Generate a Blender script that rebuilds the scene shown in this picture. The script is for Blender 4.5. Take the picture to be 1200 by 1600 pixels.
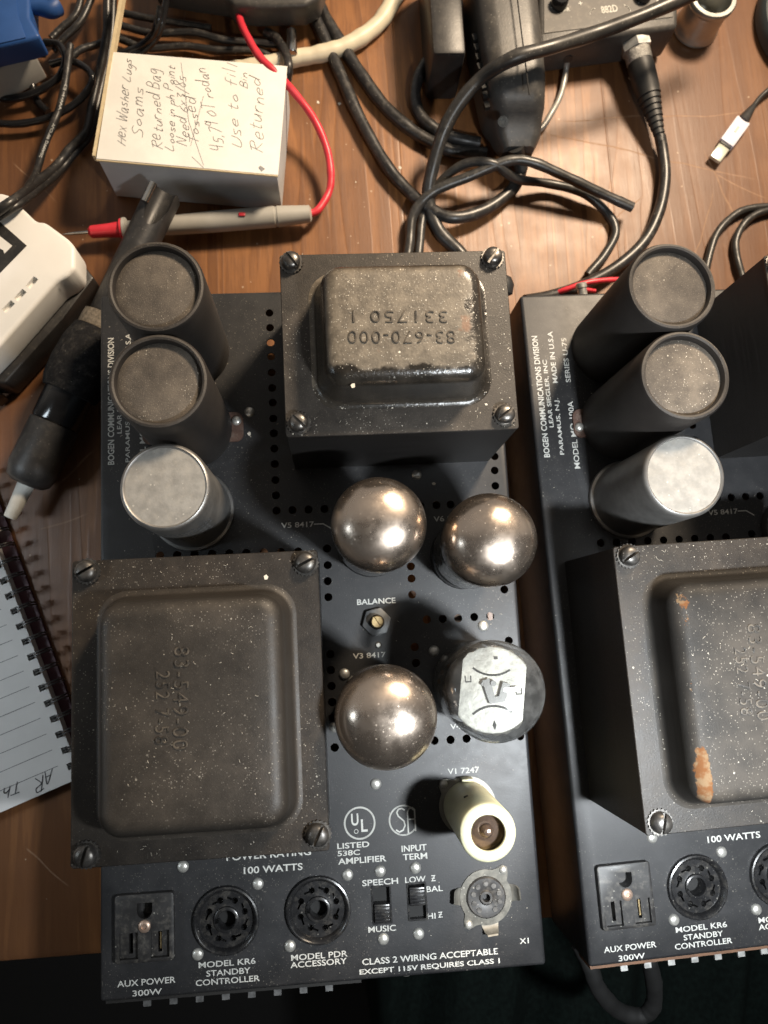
import bpy, bmesh, math, random
import numpy as np
from mathutils import Vector, Matrix
random.seed(7)
SC = bpy.context.scene
COL = SC.collection
for o in list(bpy.data.objects): bpy.data.objects.remove(o)

# ------------------------------------------------------------------ camera (solved from the photograph)
F, NX, NY, YAW = 1227.17, 525.5, 986.6, math.radians(-2.486)
CAMZ, TOPZ = 0.455, 0.070          # camera and amplifier deck above the bench top (metres)
_d = Vector((NX-600, NY-800, F)).normalized(); _up = -_d
_y = Vector((math.sin(YAW), -math.cos(YAW), 0)); _y = (_y-_y.dot(_up)*_up).normalized(); _x = _y.cross(_up)
CW = Matrix((_x, _y, _up))         # camera axes (x right, y down, z forward) -> world
def at(px, py, z):                  # point of the place seen at photo pixel (px, py), at height z
    r = CW @ Vector(((px-600)/F, (py-800)/F, 1)); t = (z-CAMZ)/r.z
    return Vector((r.x*t, r.y*t, z))
cd = bpy.data.cameras.new('camera'); cam = bpy.data.objects.new('camera', cd); COL.objects.link(cam)
cd.sensor_fit = 'VERTICAL'; cd.sensor_height = 24; cd.lens = 24*F/1600; cd.clip_start = 0.01; cd.clip_end = 50
rot = Matrix((CW @ Vector((1,0,0)), CW @ Vector((0,-1,0)), CW @ Vector((0,0,-1)))).transposed()
cam.matrix_world = Matrix.Translation((0,0,CAMZ)) @ rot.to_4x4()
cd.dof.use_dof = True; cd.dof.focus_distance = 0.345; cd.dof.aperture_fstop = 9.0
SC.camera = cam

# ------------------------------------------------------------------ light
W = bpy.data.worlds.new('World'); SC.world = W; W.use_nodes = True
bg = W.node_tree.nodes['Background']; bg.inputs[0].default_value = (0.93, 0.95, 1.0, 1); bg.inputs[1].default_value = 0.31
_t = W.node_tree; _g = _t.nodes.new('ShaderNodeTexCoord'); _s = _t.nodes.new('ShaderNodeSeparateXYZ'); _t.links.new(_g.outputs['Generated'], _s.inputs[0])
_m = _t.nodes.new('ShaderNodeMapRange'); _m.interpolation_type = 'SMOOTHSTEP'; _t.links.new(_s.outputs[1], _m.inputs[0])    # the room is lit beyond the bench, dark where the photographer stands
for _i, _v in ((1,-.05),(2,.70),(3,.10),(4,1.9)): _m.inputs[_i].default_value = _v
_r = _t.nodes.new('ShaderNodeMix'); _r.data_type = 'RGBA'; _t.links.new(_m.outputs[0], _r.inputs[0]); _r.inputs[6].default_value = (0,0,0,1); _r.inputs[7].default_value = (1.0,.93,.85,1)
_t.links.new(_r.outputs[2], bg.inputs[0])
def lamp(name, loc, target, power, size, color, shape='DISK', sy=None, spread=180):
    l = bpy.data.lights.new(name, 'AREA'); l.energy = power; l.size = size; l.color = color; l.shape = shape
    if sy: l.size_y = sy
    l.spread = math.radians(spread)
    o = bpy.data.objects.new(name, l); COL.objects.link(o); o.location = loc
    o.rotation_euler = (Vector(target)-Vector(loc)).to_track_quat('-Z', 'Y').to_euler(); return o
lamp('bench_lamp', (0.37, 0.56, 0.60), (0.07, 0.18, 0), 4.9, 0.14, (1.0, 0.80, 0.58), spread=120)
lamp('work_light', (0.160, -0.09, 0.41), (0.15, -0.06, 0.05), 1.12, 0.036, (0.92, 0.97, 1.0), 'RECTANGLE', 0.018, spread=105)
lamp('monitor_glow', (-0.50, 0.00, 0.36), (-.21, 0.0, 0), 0.15, 0.06, (0.80, 0.92, 1.0), 'RECTANGLE', 0.16, spread=70)
vs = SC.view_settings; vs.view_transform = 'Standard'; vs.look = 'None'; vs.exposure = 0; vs.gamma = 1; vs.use_curve_mapping = False
SC.display_settings.display_device = 'sRGB'

# ------------------------------------------------------------------ mesh builder
def cat(pts, n=8):                  # Catmull-Rom through points
    P = [Vector(p) for p in pts]; P = [P[0]*2-P[1]] + P + [P[-1]*2-P[-2]]; out = []
    for i in range(1, len(P)-2):
        a, b, c, d = P[i-1:i+3]
        for k in range(n):
            t = k/n
            out.append(0.5*((2*b)+(c-a)*t+(2*a-5*b+4*c-d)*t*t+(3*b-a-3*c+d)*t**3))
    out.append(P[-2]); return out
def rrect(hw, hd, r, seg=6):
    pts = []
    for (sx, sy, a0) in ((1,1,0),(-1,1,90),(-1,-1,180),(1,-1,270)):
        for k in range(seg+1):
            a = math.radians(a0+90*k/seg); pts.append((sx*(hw-r)+r*math.cos(a), sy*(hd-r)+r*math.sin(a)))
    return pts
class MB:
    def __init__(s, M=None): s.bm = bmesh.new(); s.M = M or Matrix()
    def loop(s, pts): return [s.bm.verts.new(s.M @ Vector(p)) for p in pts]
    def skin(s, a, b):
        n = len(a)
        for i in range(n): s.bm.faces.new((a[i], a[(i+1)%n], b[(i+1)%n], b[i]))
    def loft(s, loops, cap0=True, cap1=True):
        L = [s.loop(l) for l in loops]
        for a, b in zip(L, L[1:]): s.skin(a, b)
        if cap0: s.bm.faces.new(L[0][::-1])
        if cap1: s.bm.faces.new(L[-1])
        return s
    def prism(s, pts, z0, z1, bev=0, seg=2):
        t = bmesh.new()
        a = [t.verts.new((p[0], p[1], z0)) for p in pts]; b = [t.verts.new((p[0], p[1], z1)) for p in pts]; n = len(a)
        for i in range(n): t.faces.new((a[i], a[(i+1)%n], b[(i+1)%n], b[i]))
        t.faces.new(a[::-1]); t.faces.new(b)
        bmesh.ops.recalc_face_normals(t, faces=t.faces)
        if bev: bmesh.ops.bevel(t, geom=list(t.edges), offset=bev, segments=seg, affect='EDGES', profile=0.5)
        s.merge(t); return s
    def box(s, c, size, rz=0, bev=0, seg=2, R=None):
        x, y, z = [q/2 for q in size]; t = bmesh.new(); bmesh.ops.create_cube(t, size=1)
        for v in t.verts: v.co = Vector((v.co.x*size[0], v.co.y*size[1], v.co.z*size[2]))
        if bev: bmesh.ops.bevel(t, geom=list(t.edges), offset=bev, segments=seg, affect='EDGES', profile=0.5)
        m = Matrix.Translation(c) @ (R.to_4x4() if R else Matrix.Rotation(rz, 4, 'Z'))
        for v in t.verts: v.co = m @ v.co
        s.merge(t); return s
    def merge(s, t):
        me = bpy.data.meshes.new('t'); t.transform(s.M); t.to_mesh(me); t.free(); s.bm.from_mesh(me); bpy.data.meshes.remove(me)
    def lathe(s, prof, c=(0,0,0), seg=40, axis=None, closed=False):
        R = Vector((0,0,1)).rotation_difference(Vector(axis)).to_matrix() if axis is not None else Matrix.Identity(3)
        loops = []
        for r, z in prof:
            loops.append([Vector(c)+R @ Vector((max(r,1e-5)*math.cos(2*math.pi*k/seg), max(r,1e-5)*math.sin(2*math.pi*k/seg), z)) for k in range(seg)])
        if closed: return s.loft(loops+[loops[0]], False, False)
        return s.loft(loops)
    def cyl(s, c, r, h, seg=24, bev=0, axis=None):
        b = min(bev, h/2.01)
        p = [(r,0),(r,h)] if not b else [(r-b,0),(r,b),(r,h-b),(r-b,h)]
        return s.lathe(p, c, seg, axis)
    def tube(s, pts, r, seg=12, n=8, smooth=True, flat=None):
        P = cat(pts, n) if smooth else [Vector(p) for p in pts]
        T = [(P[min(i+1,len(P)-1)]-P[max(i-1,0)]).normalized() for i in range(len(P))]
        up = Vector((0,0,1)) if abs(T[0].z) < .9 else Vector((1,0,0))
        loops = []; nrm = (up-up.dot(T[0])*T[0]).normalized()
        for i, (p, t) in enumerate(zip(P, T)):
            nrm = (nrm-nrm.dot(t)*t).normalized(); b = t.cross(nrm)
            rr = r(i/(len(P)-1)) if callable(r) else r
            loops.append([p+rr*(math.cos(a)*nrm+math.sin(a)*b) for a in [2*math.pi*k/seg for k in range(seg)]])
        return s.loft(loops)
    def ribbon(s, pts, w, z):       # flat ink stroke on a horizontal face
        P = [Vector((p[0], p[1], 0)) for p in pts]
        for a, b in zip(P, P[1:]):
            d = b-a
            if d.length < 1e-7: continue
            n = Vector((-d.y, d.x, 0)).normalized()*w/2; e = d.normalized()*w*.3
            vs_ = s.loop([(q.x, q.y, z) for q in (a-n-e, b-n+e, b+n+e, a+n-e)]); s.bm.faces.new(vs_)
        return s
    def build(s, name, m, parent=None, origin=None, smooth=40, norm=True, data_only=False):
        if norm: bmesh.ops.recalc_face_normals(s.bm, faces=s.bm.faces)
        if origin is not None: bmesh.ops.translate(s.bm, verts=s.bm.verts, vec=-Vector(origin))
        me = bpy.data.meshes.new(name); s.bm.to_mesh(me); s.bm.free()
        if smooth:
            for p in me.polygons: p.use_smooth = True
            me.set_sharp_from_angle(angle=math.radians(smooth))
        if m: me.materials.append(m)
        o = bpy.data.objects.new(name, me); COL.objects.link(o)
        if parent: o.parent = parent
        elif origin is not None: o.location = origin
        return o
def boolcut(o, cutter, op='DIFFERENCE', smooth=40):
    c = cutter.build('cutter', None); c.parent = o.parent; c.location = o.location
    md = o.modifiers.new('b', 'BOOLEAN'); md.operation = op; md.object = c; md.solver = 'EXACT'; md.use_self = True
    bpy.context.view_layer.update(); dg = bpy.context.evaluated_depsgraph_get()
    me = bpy.data.meshes.new_from_object(o.evaluated_get(dg)); o.modifiers.clear(); nm = o.data.name; old = o.data; o.data = me
    bpy.data.meshes.remove(old); me.name = nm
    cm = c.data; bpy.data.objects.remove(c); bpy.data.meshes.remove(cm)
    for p in me.polygons: p.use_smooth = True
    me.set_sharp_from_angle(angle=math.radians(smooth))
def tag(o, label=None, catg=None, group=None, kind=None):
    if label: o['label'] = label
    if catg: o['category'] = catg
    if group: o['group'] = group
    if kind: o['kind'] = kind
    return o
def empty(name, loc, label, catg, group=None):
    o = bpy.data.objects.new(name, None); COL.objects.link(o); o.location = loc; o.empty_display_size = .02
    return tag(o, label, catg, group)
def copy_tree(o, parent=None, skip=()):
    c = o.copy(); COL.objects.link(c); c.parent = parent
    for ch in list(o.children):
        if ch.name.split('.')[0] in skip: continue
        copy_tree(ch, c, skip)
    return c
def text_mesh(mb, s, c, width, height, rz=0, z=None, bold=0.012, italic=0, spacing=1.0, ext=0):
    cu = bpy.data.curves.new('t', 'FONT'); cu.body = s; cu.align_x = 'CENTER'; cu.align_y = 'CENTER'; cu.size = 1; cu.offset = bold
    cu.space_character = spacing; cu.resolution_u = 3
    if ext: cu.extrude = .03; cu.bevel_depth = .012
    o = bpy.data.objects.new('t', cu); COL.objects.link(o); bpy.context.view_layer.update()
    me = bpy.data.meshes.new_from_object(o); bpy.data.objects.remove(o); bpy.data.curves.remove(cu)
    xs = [v.co.x for v in me.vertices]; ys = [v.co.y for v in me.vertices]
    sx = width/(max(xs)-min(xs)); sy = height/(max(ys)-min(ys)); cx, cy = (max(xs)+min(xs))/2, (max(ys)+min(ys))/2
    M = mb.M @ Matrix.Translation(c) @ Matrix.Rotation(rz, 4, 'Z')
    for v in me.vertices: v.co = M @ Vector(((v.co.x-cx)*sx, (v.co.y-cy)*sy, ext*v.co.z))
    mb.bm.from_mesh(me); bpy.data.meshes.remove(me)

# ------------------------------------------------------------------ materials
class NT:
    def __init__(s, name):
        s.m = bpy.data.materials.new(name); s.m.use_nodes = True; s.t = s.m.node_tree; s.p = s.t.nodes['Principled BSDF']
    def n(s, typ, **kw):
        nd = s.t.nodes.new(typ)
        for k, v in kw.items():
            if k.startswith('i_'): s.set(nd, k[2:], v)
            else: setattr(nd, k, v)
        return nd
    def set(s, nd, key, v):
        key = int(key) if key.isdigit() else key.replace('_', ' ')
        i = nd.inputs[key]
        if isinstance(v, bpy.types.NodeSocket): s.t.links.new(v, i)
        else: i.default_value = v
    def math(s, op, a, b=0.0, c=None, clamp=False):
        nd = s.n('ShaderNodeMath', operation=op, use_clamp=clamp); s.set(nd, '0', a); s.set(nd, '1', b)
        if c is not None: s.set(nd, '2', c)
        return nd.outputs[0]
    def coords(s, rnd=True):
        tc = s.n('ShaderNodeTexCoord').outputs['Object']
        if not rnd: return tc
        oi = s.n('ShaderNodeObjectInfo').outputs['Random']
        k = s.math('MULTIPLY', oi, 7.3); ad = s.n('ShaderNodeVectorMath', operation='ADD'); s.set(ad, '0', tc); s.set(ad, '1', k); return ad.outputs[0]
    def noise(s, v, scale, detail=4, rough=.55, dist=0):
        nd = s.n('ShaderNodeTexNoise'); s.set(nd, 'Vector', v); s.set(nd, 'Scale', scale); s.set(nd, 'Detail', detail); s.set(nd, 'Roughness', rough); s.set(nd, 'Distortion', dist); return nd.outputs['Fac']
    def step(s, v, a, b):
        nd = s.n('ShaderNodeMapRange', interpolation_type='SMOOTHSTEP'); s.set(nd, '0', v); s.set(nd, '1', a); s.set(nd, '2', b); return nd.outputs[0]
    def mix(s, f, a, b):
        nd = s.n('ShaderNodeMix', data_type='RGBA'); s.set(nd, '0', f)
        for k, v in ((6, a), (7, b)):
            if isinstance(v, tuple): v = (*v[:3], 1)
            s.set(nd, str(k), v)
        return nd.outputs[2]
    def mixf(s, f, a, b):
        nd = s.n('ShaderNodeMix', data_type='FLOAT'); s.set(nd, '0', f); s.set(nd, '2', a); s.set(nd, '3', b); return nd.outputs[0]
    def specks(s, v, scale, size, keep):
        vo = s.n('ShaderNodeTexVoronoi'); s.set(vo, 'Vector', v); s.set(vo, 'Scale', scale)
        sp = s.n('ShaderNodeSeparateColor'); s.set(sp, '0', vo.outputs['Color'])
        rad = s.math('MULTIPLY', sp.outputs[1], size)
        a = s.math('LESS_THAN', vo.outputs['Distance'], rad); b = s.math('LESS_THAN', sp.outputs[0], keep)
        return s.math('MULTIPLY', a, b)
    def upness(s, a=.5, b=.95):
        g = s.n('ShaderNodeNewGeometry').outputs['Normal']; sp = s.n('ShaderNodeSeparateXYZ'); s.set(sp, '0', g); return s.step(sp.outputs[2], a, b)
    def bump(s, h, strength, dist=.001):
        nd = s.n('ShaderNodeBump'); s.set(nd, 'Height', h); s.set(nd, 'Strength', strength); s.set(nd, 'Distance', dist); s.set(s.p, 'Normal', nd.outputs[0])
    def out(s, color=None, rough=None, metal=None, **kw):
        if color is not None: s.set(s.p, 'Base Color', (*color[:3],1) if isinstance(color, tuple) else color)
        if rough is not None: s.set(s.p, 'Roughness', rough)
        if metal is not None: s.set(s.p, 'Metallic', metal)
        for k, v in kw.items(): s.set(s.p, k, v)
        return s.m
def paint(name, base, rough=.42, dust=.3, dcol=(.30,.26,.21), speck=.5, var=.35, metal=0, peel=.12, wear=0, wearcol=(.25,.22,.19), spec=.5, stretch=None):
    t = NT(name); v = t.coords()
    if stretch:
        mp = t.n('ShaderNodeMapping'); t.set(mp, 'Vector', v); t.set(mp, 'Scale', stretch); v = mp.outputs[0]
    nz = t.noise(v, 30, 7, .68); nz2 = t.noise(v, 170, 4, .6)
    c = t.mix(t.math('MULTIPLY', t.step(nz, .3, .75), var), base, tuple(min(1, b*2.2+.004) for b in base))
    up = t.upness()
    film = t.math('MULTIPLY', t.math('MULTIPLY', t.step(t.math('MULTIPLY_ADD', nz2, .5, t.math('MULTIPLY', nz, .5)), .25, .85), up), dust)
    fine = t.math('MULTIPLY', t.specks(v, 1500, .36, .40), speck)
    big = t.math('MULTIPLY', t.specks(v, 480, .20, .16), speck)
    tiny = t.math('MULTIPLY', t.noise(v, 2600, 2, .5), 1.0); grain = t.math('MULTIPLY', t.step(tiny, .58, .74), t.math('MULTIPLY', dust, .55))
    clump = t.math('MULTIPLY_ADD', t.step(t.noise(v, 26, 3, .6), .42, .64), .95, .12)
    sp = t.math('MULTIPLY', t.math('MULTIPLY', t.math('ADD', t.math('MULTIPLY', fine, .55), big, clamp=True), up), clump)
    film = t.math('MULTIPLY', film, t.math('MULTIPLY_ADD', clump, .6, .5))
    c = t.mix(film, c, dcol)
    c = t.mix(t.math('MULTIPLY', grain, up), c, tuple(min(1, d*1.5) for d in dcol))
    c = t.mix(sp, c, (.62,.57,.48))
    if wear:
        wn = t.step(t.noise(v, 75, 7, .7), .66, .69); c = t.mix(t.math('MULTIPLY', wn, wear), c, wearcol)
    r = t.mixf(t.math('ADD', film, t.math('MULTIPLY', nz2, .25)), rough, .85)
    t.bump(t.math('ADD', t.math('MULTIPLY', t.noise(v, 1700, 2), .6), t.math('MULTIPLY', sp, .6)), peel, .0006)
    return t.out(c, r, metal, **{'Specular IOR Level': spec})
def plain(name, base, rough=.4, metal=0, var=.15, nscale=60, spec=.5, dust=0.0, bump=.04, bscale=900, **kw):
    t = NT(name); v = t.coords(); nz = t.noise(v, nscale, 5, .6)
    c = t.mix(t.step(nz, .3, .72), tuple(b*(1-var) for b in base), tuple(min(1, b*(1+var)) for b in base))
    if dust:
        c = t.mix(t.math('MULTIPLY', t.math('MULTIPLY', t.step(t.noise(v, 260, 6, .7), .45, .75), t.upness(.2,.9)), dust), c, (.42,.38,.32))
        c = t.mix(t.math('MULTIPLY', t.specks(v, 700, .3, .2), min(1, dust*1.6)), c, (.6,.57,.5))
    r = t.mixf(nz, max(.02, rough-.08), min(1, rough+.1))
    t.bump(t.noise(v, bscale, 3), bump, .0006)
    return t.out(c, r, metal, **{'Specular IOR Level': spec, **kw})

M_CHASSIS = paint('satin black enamel', (.0115,.012,.0135), .40, .07, (.18,.16,.145), .30, .45, spec=.50)
M_TRANS = paint('dusty black enamel', (.013,.011,.0095), .40, .20, (.14,.105,.072), .55, .3, peel=.2, spec=.34)
M_TRANS_BELL = paint('dusty brown black bell', (.019,.0162,.0135), .42, .25, (.14,.112,.085), .5, .3, peel=.2, spec=.38)
M_TRANS_WORN = paint('worn black enamel', (.015,.0125,.0105), .38, .28, (.18,.145,.11), .9, .4, peel=.25, wear=.55, wearcol=(.19,.175,.155))
M_LAM = paint('varnished laminations', (.009,.008,.0075), .42, .10, (.2,.17,.13), .0, .9, peel=.5, stretch=(.7,.7,26))
M_SCREW = plain('oily steel screw', (.16,.15,.14), .34, .9, .35, 300, dust=.25)
M_DARKSCREW = plain('blackened screw', (.09,.085,.08), .38, .75, .35, 300, dust=.25)
M_SLEEVE = paint('black card sleeve', (.015,.0125,.011), .55, .20, (.32,.275,.225), .3, .5, peel=.3)
M_CAPTOP = paint('dusty rubber capacitor top', (.040,.034,.029), .8, .68, (.25,.21,.165), 1.0, .6, peel=.5)
M_ALU = plain('dull aluminium', (.36,.35,.335), .42, .85, .10, 160, dust=.12, bump=.08)
M_ALUTOP = plain('oxidised aluminium top', (.27,.26,.24), .62, .15, .16, 220, dust=.3, bump=.14)
M_RIVET = plain('nickel rivet', (.62,.61,.57), .38, .7, .15, 400, dust=.2)
M_BRASS = plain('worn brass', (.50,.38,.20), .35, .85, .25, 300)
M_BAKE = plain('black bakelite', (.014,.014,.015), .26, 0, .2, 200, dust=.12, spec=.6)
M_BAKE_D = plain('dull black phenolic', (.022,.021,.021), .45, 0, .2, 200, dust=.2)
M_HOLE = plain('dark recess', (.006,.006,.006), .7)
M_FIBER = plain('brown fibre board', (.13,.065,.035), .6, 0, .2, 200)
M_STEEL = plain('tinned steel saddle', (.22,.21,.185), .5, .6, .2, 250, dust=.2)
M_SOLDER = plain('tinned lug', (.62,.62,.60), .4, .8, .2, 300)
M_RUBBER = plain('black rubber', (.018,.018,.018), .5, 0, .2, 100)
M_CORD = plain('black cord sheath', (.018,.017,.017), .36, 0, .25, 60, dust=.14, spec=.55)
M_CORD_GREY = plain('worn grey black cord', (.028,.027,.026), .36, 0, .25, 60, dust=.10)
M_STEELDARK = plain('dark aged steel', (.12,.115,.10), .5, .6, .3, 250, dust=.2)
M_GLOSS = plain('gloss black plastic', (.012,.012,.013), .16, 0, .15, 80, spec=.6)
M_BLKPLASTIC = plain('matte black plastic', (.022,.021,.021), .42, 0, .2, 90, dust=.06, bump=.1)
M_DEVICE = plain('dusty charcoal plastic', (.046,.044,.042), .42, 0, .15, 60, dust=.10, bump=.12)
M_WHITE = plain('white plastic', (.82,.81,.78), .42, 0, .03, 40)
M_GREY = plain('light grey plastic', (.40,.39,.36), .45, 0, .06, 60, dust=.15)
M_RED = plain('red plastic', (.62,.035,.055), .38, 0, .08, 60)
M_BLUE = plain('blue plastic', (.018,.075,.26), .45, 0, .12, 40)
M_CREAM = plain('cream cable sheath', (.62,.56,.42), .45, 0, .08, 60)
M_CARD = plain('white cardboard', (.76,.745,.70), .75, 0, .05, 60, bump=.1)
M_CARDSHADE = plain('shaded white board', (.44,.45,.46), .75, 0, .05, 60, bump=.1)  # white box sides greyed: the weaker light on them is in the colour
M_CARDEDGE = plain('tan cardboard edge', (.60,.49,.31), .8, 0, .12, 200, bump=.1)
M_PENCIL = plain('pencil', (.27,.265,.265), .6)
M_INK = plain('pen ink', (.05,.05,.06), .5)
M_PAPER = plain('notebook paper', (.64,.63,.62), .8, 0, .04, 50, bump=.05)
M_MAROON = plain('maroon cover', (.05,.010,.020), .4, 0, .2, 60)
M_TEAL = plain('dark teal plastic', (.022,.032,.036), .5, 0, .15, 50)
M_FOAM = plain('black foam', (.014,.014,.015), .92, 0, .3, 700, spec=.15, bump=.7, bscale=2200, dust=.08)
M_TAN = plain('frayed tan tape', (.15,.125,.095), .85, 0, .4, 500, bump=.7, bscale=1200)
M_LILAC = plain('pale lilac plastic', (.66,.62,.68), .4, 0, .04, 60)
M_SHIELD = plain('aged cream enamel', (.62,.60,.40), .38, .0, .10, 120, dust=.15, spec=.6)
M_CHROME = plain('chromed metal', (.62,.61,.58), .18, 1, .1, 80)
M_CLOTH = plain('dark green cloth', (.004,.007,.006), .9, 0, .4, 300, spec=.1, bump=.6, bscale=1500)
def m_print():
    t = NT('screen printed white'); v = t.coords()
    ch = t.step(t.noise(v, 520, 5, .7), .60, .68)
    return t.out(t.mix(ch, (.50,.50,.47), (.05,.05,.05)), .6)
M_PRINT = m_print()
def m_stamp():
    t = NT('stamped digits'); v = t.coords(); return t.out(t.mix(t.step(t.noise(v, 260, 4), .4, .62), (.020,.017,.014), (.085,.07,.053)), .45)
M_STAMP = m_stamp()
def m_getter():
    t = NT('silvered getter dome'); v = t.coords(False); sp = t.n('ShaderNodeSeparateXYZ'); t.set(sp, '0', v)
    vr = t.coords(); nz = t.noise(vr, 90, 5, .6)
    # silver turns brown and thin towards the rim of the flash
    h = t.step(t.math('MULTIPLY_ADD', nz, .006, sp.outputs[2]), .058, .080)
    c = t.mix(h, (.11,.08,.06), (.54,.45,.375))
    dst = t.math('MULTIPLY', t.math('ADD', t.specks(vr, 800, .30, .25), t.math('MULTIPLY', t.step(t.noise(vr, 1900, 3), .54, .76), .35), clamp=True), .30)
    c = t.mix(dst, c, (.55,.50,.42)); r = t.mixf(t.step(t.noise(vr, 55, 5, .65), .3, .7), .17, .36)
    t.bump(t.noise(vr, 420, 3), .035, .0008)
    return t.out(c, t.mixf(dst, r, .8), t.mixf(dst, .965, .3), **{'Coat Weight': .2, 'Coat Roughness': .12})
M_GETTER = m_getter()
def m_glass():
    t = NT('tube glass'); gl = t.n('ShaderNodeBsdfGlossy'); t.set(gl, 'Roughness', .06); tr = t.n('ShaderNodeBsdfTransparent'); t.set(tr, 'Color', (.86,.87,.87,1))
    fr = t.n('ShaderNodeFresnel'); t.set(fr, 'IOR', 1.55); mx = t.n('ShaderNodeMixShader'); t.set(mx, '0', t.math('MULTIPLY_ADD', fr.outputs[0], .9, .03, clamp=True))
    t.set(mx, '1', tr.outputs[0]); t.set(mx, '2', gl.outputs[0])
    df = t.n('ShaderNodeBsdfDiffuse'); t.set(df, 'Color', (.42,.42,.41,1)); m2 = t.n('ShaderNodeMixShader'); t.set(m2, '0', t.math('MULTIPLY_ADD', t.step(t.noise(t.coords(), 160, 5, .6), .35, .7), .07, .05))
    t.set(m2, '1', mx.outputs[0]); t.set(m2, '2', df.outputs[0])
    o = t.t.nodes['Material Output']; t.t.links.new(m2.outputs[0], o.inputs[0]); return t.m
M_GLASS = m_glass()
M_MICA = plain('silvered mica', (.25,.24,.21), .42, .4, .35, 130, bump=.25, bscale=300, spec=.3)
M_PLATE = plain('grey anode plate', (.055,.055,.055), .5, .5)
def m_rustbell():
    t = NT('dusty bell with rust'); v = t.coords(False); sp = t.n('ShaderNodeSeparateXYZ'); t.set(sp, '0', v)
    x, y, z = sp.outputs
    nz = t.noise(v, 38, 6, .62); up = t.upness()
    c = t.mix(t.math('MULTIPLY', t.step(nz,.3,.75), .5), (.016,.0145,.013), (.034,.031,.028))
    film = t.math('MULTIPLY', t.math('MULTIPLY', t.step(nz, .30, .85), up), .22); c = t.mix(film, c, (.16,.13,.10))
    s2 = t.math('MULTIPLY', t.math('ADD', t.math('MULTIPLY', t.specks(v, 1500, .36, .4), .5), t.specks(v, 480, .20, .16), clamp=True), t.math('MULTIPLY', up, .42))
    c = t.mix(s2, c, (.62,.57,.48))
    # paint chipped to rust along the left top edge, most at its two corners
    RX, RY0, RY1 = RUST
    ex = t.math('SUBTRACT', 1, t.step(t.math('ABSOLUTE', t.math('SUBTRACT', x, RX)), .0005, .0036))
    n2 = t.noise(v, 170, 8, .72)
    cor = t.math('SUBTRACT', 1, t.step(t.math('ABSOLUTE', t.math('SUBTRACT', y, RY0)), .002, .017))
    cor2 = t.math('SUBTRACT', 1, t.step(t.math('ABSOLUTE', t.math('SUBTRACT', y, RY1)), .001, .010))
    near = t.math('SUBTRACT', 1, t.step(t.math('SUBTRACT', x, RX), .002, .012))
    k = t.math('ADD', t.math('MULTIPLY', ex, t.math('MULTIPLY_ADD', cor, .30, .15)), t.math('MULTIPLY', near, t.math('ADD', t.math('MULTIPLY', cor, .20), t.math('MULTIPLY', cor2, .13))))
    zz = t.step(z, RUSTZ-.006, RUSTZ-.002)
    msk = t.math('MULTIPLY', t.step(t.math('ADD', n2, k), .76, .80), zz)
    c = t.mix(msk, c, t.mix(t.step(t.noise(v, 300, 4), .4, .62), (.115,.048,.018), (.15,.098,.055)))
    t.bump(t.math('ADD', t.math('MULTIPLY', t.noise(v, 1700, 2), .6), t.math('MULTIPLY', msk, -.8)), .2, .0006)
    return t.out(c, t.mixf(msk, .56, .9), 0, **{'Specular IOR Level': .18})
def m_oilbell():                     # output transformer: oily with a bare tan film in the middle, wet dark lower band
    t = NT('oily dusty bell'); v = t.coords(False); sp = t.n('ShaderNodeSeparateXYZ'); t.set(sp, '0', v); x, y, z = sp.outputs
    nz = t.noise(v, 55, 6, .62); up = t.upness(.6, .98)
    e = t.math('ADD', t.math('MULTIPLY_ADD', nz, .016, y), 0)
    inside = t.step(e, OILY-.0010, OILY+.0010)
    rx = t.math('SUBTRACT', 1, t.step(t.math('MULTIPLY_ADD', t.noise(v, 130, 5), .014, x), OILX+.006, OILX+.0085))
    film = t.math('MULTIPLY', t.math('MULTIPLY', inside, rx), up)
    c = t.mix(t.step(nz, .3, .7), (.014,.012,.010), (.045,.038,.030))
    c = t.mix(t.math('MULTIPLY', film, .82), c, t.mix(t.step(t.noise(v, 200, 6, .7), .35, .7), (.10,.082,.060), (.21,.175,.13)))
    rs = t.math('MULTIPLY', t.step(t.noise(v, 95, 4), .66, .74), film); c = t.mix(t.math('MULTIPLY', rs, .5), c, (.22,.09,.04))
    s2 = t.math('MULTIPLY', t.math('ADD', t.math('MULTIPLY', t.specks(v, 1400, .36, .45), .6), t.specks(v, 420, .20, .2), clamp=True), up); c = t.mix(s2, c, (.6,.55,.46))
    t.bump(t.math('ADD', t.math('MULTIPLY', t.noise(v, 900, 3), .7), t.math('MULTIPLY', s2, .6)), .25, .0008)
    return t.out(c, t.mixf(film, t.mixf(nz, .14, .34), .55), 0, **{'Specular IOR Level': .6})
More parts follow.
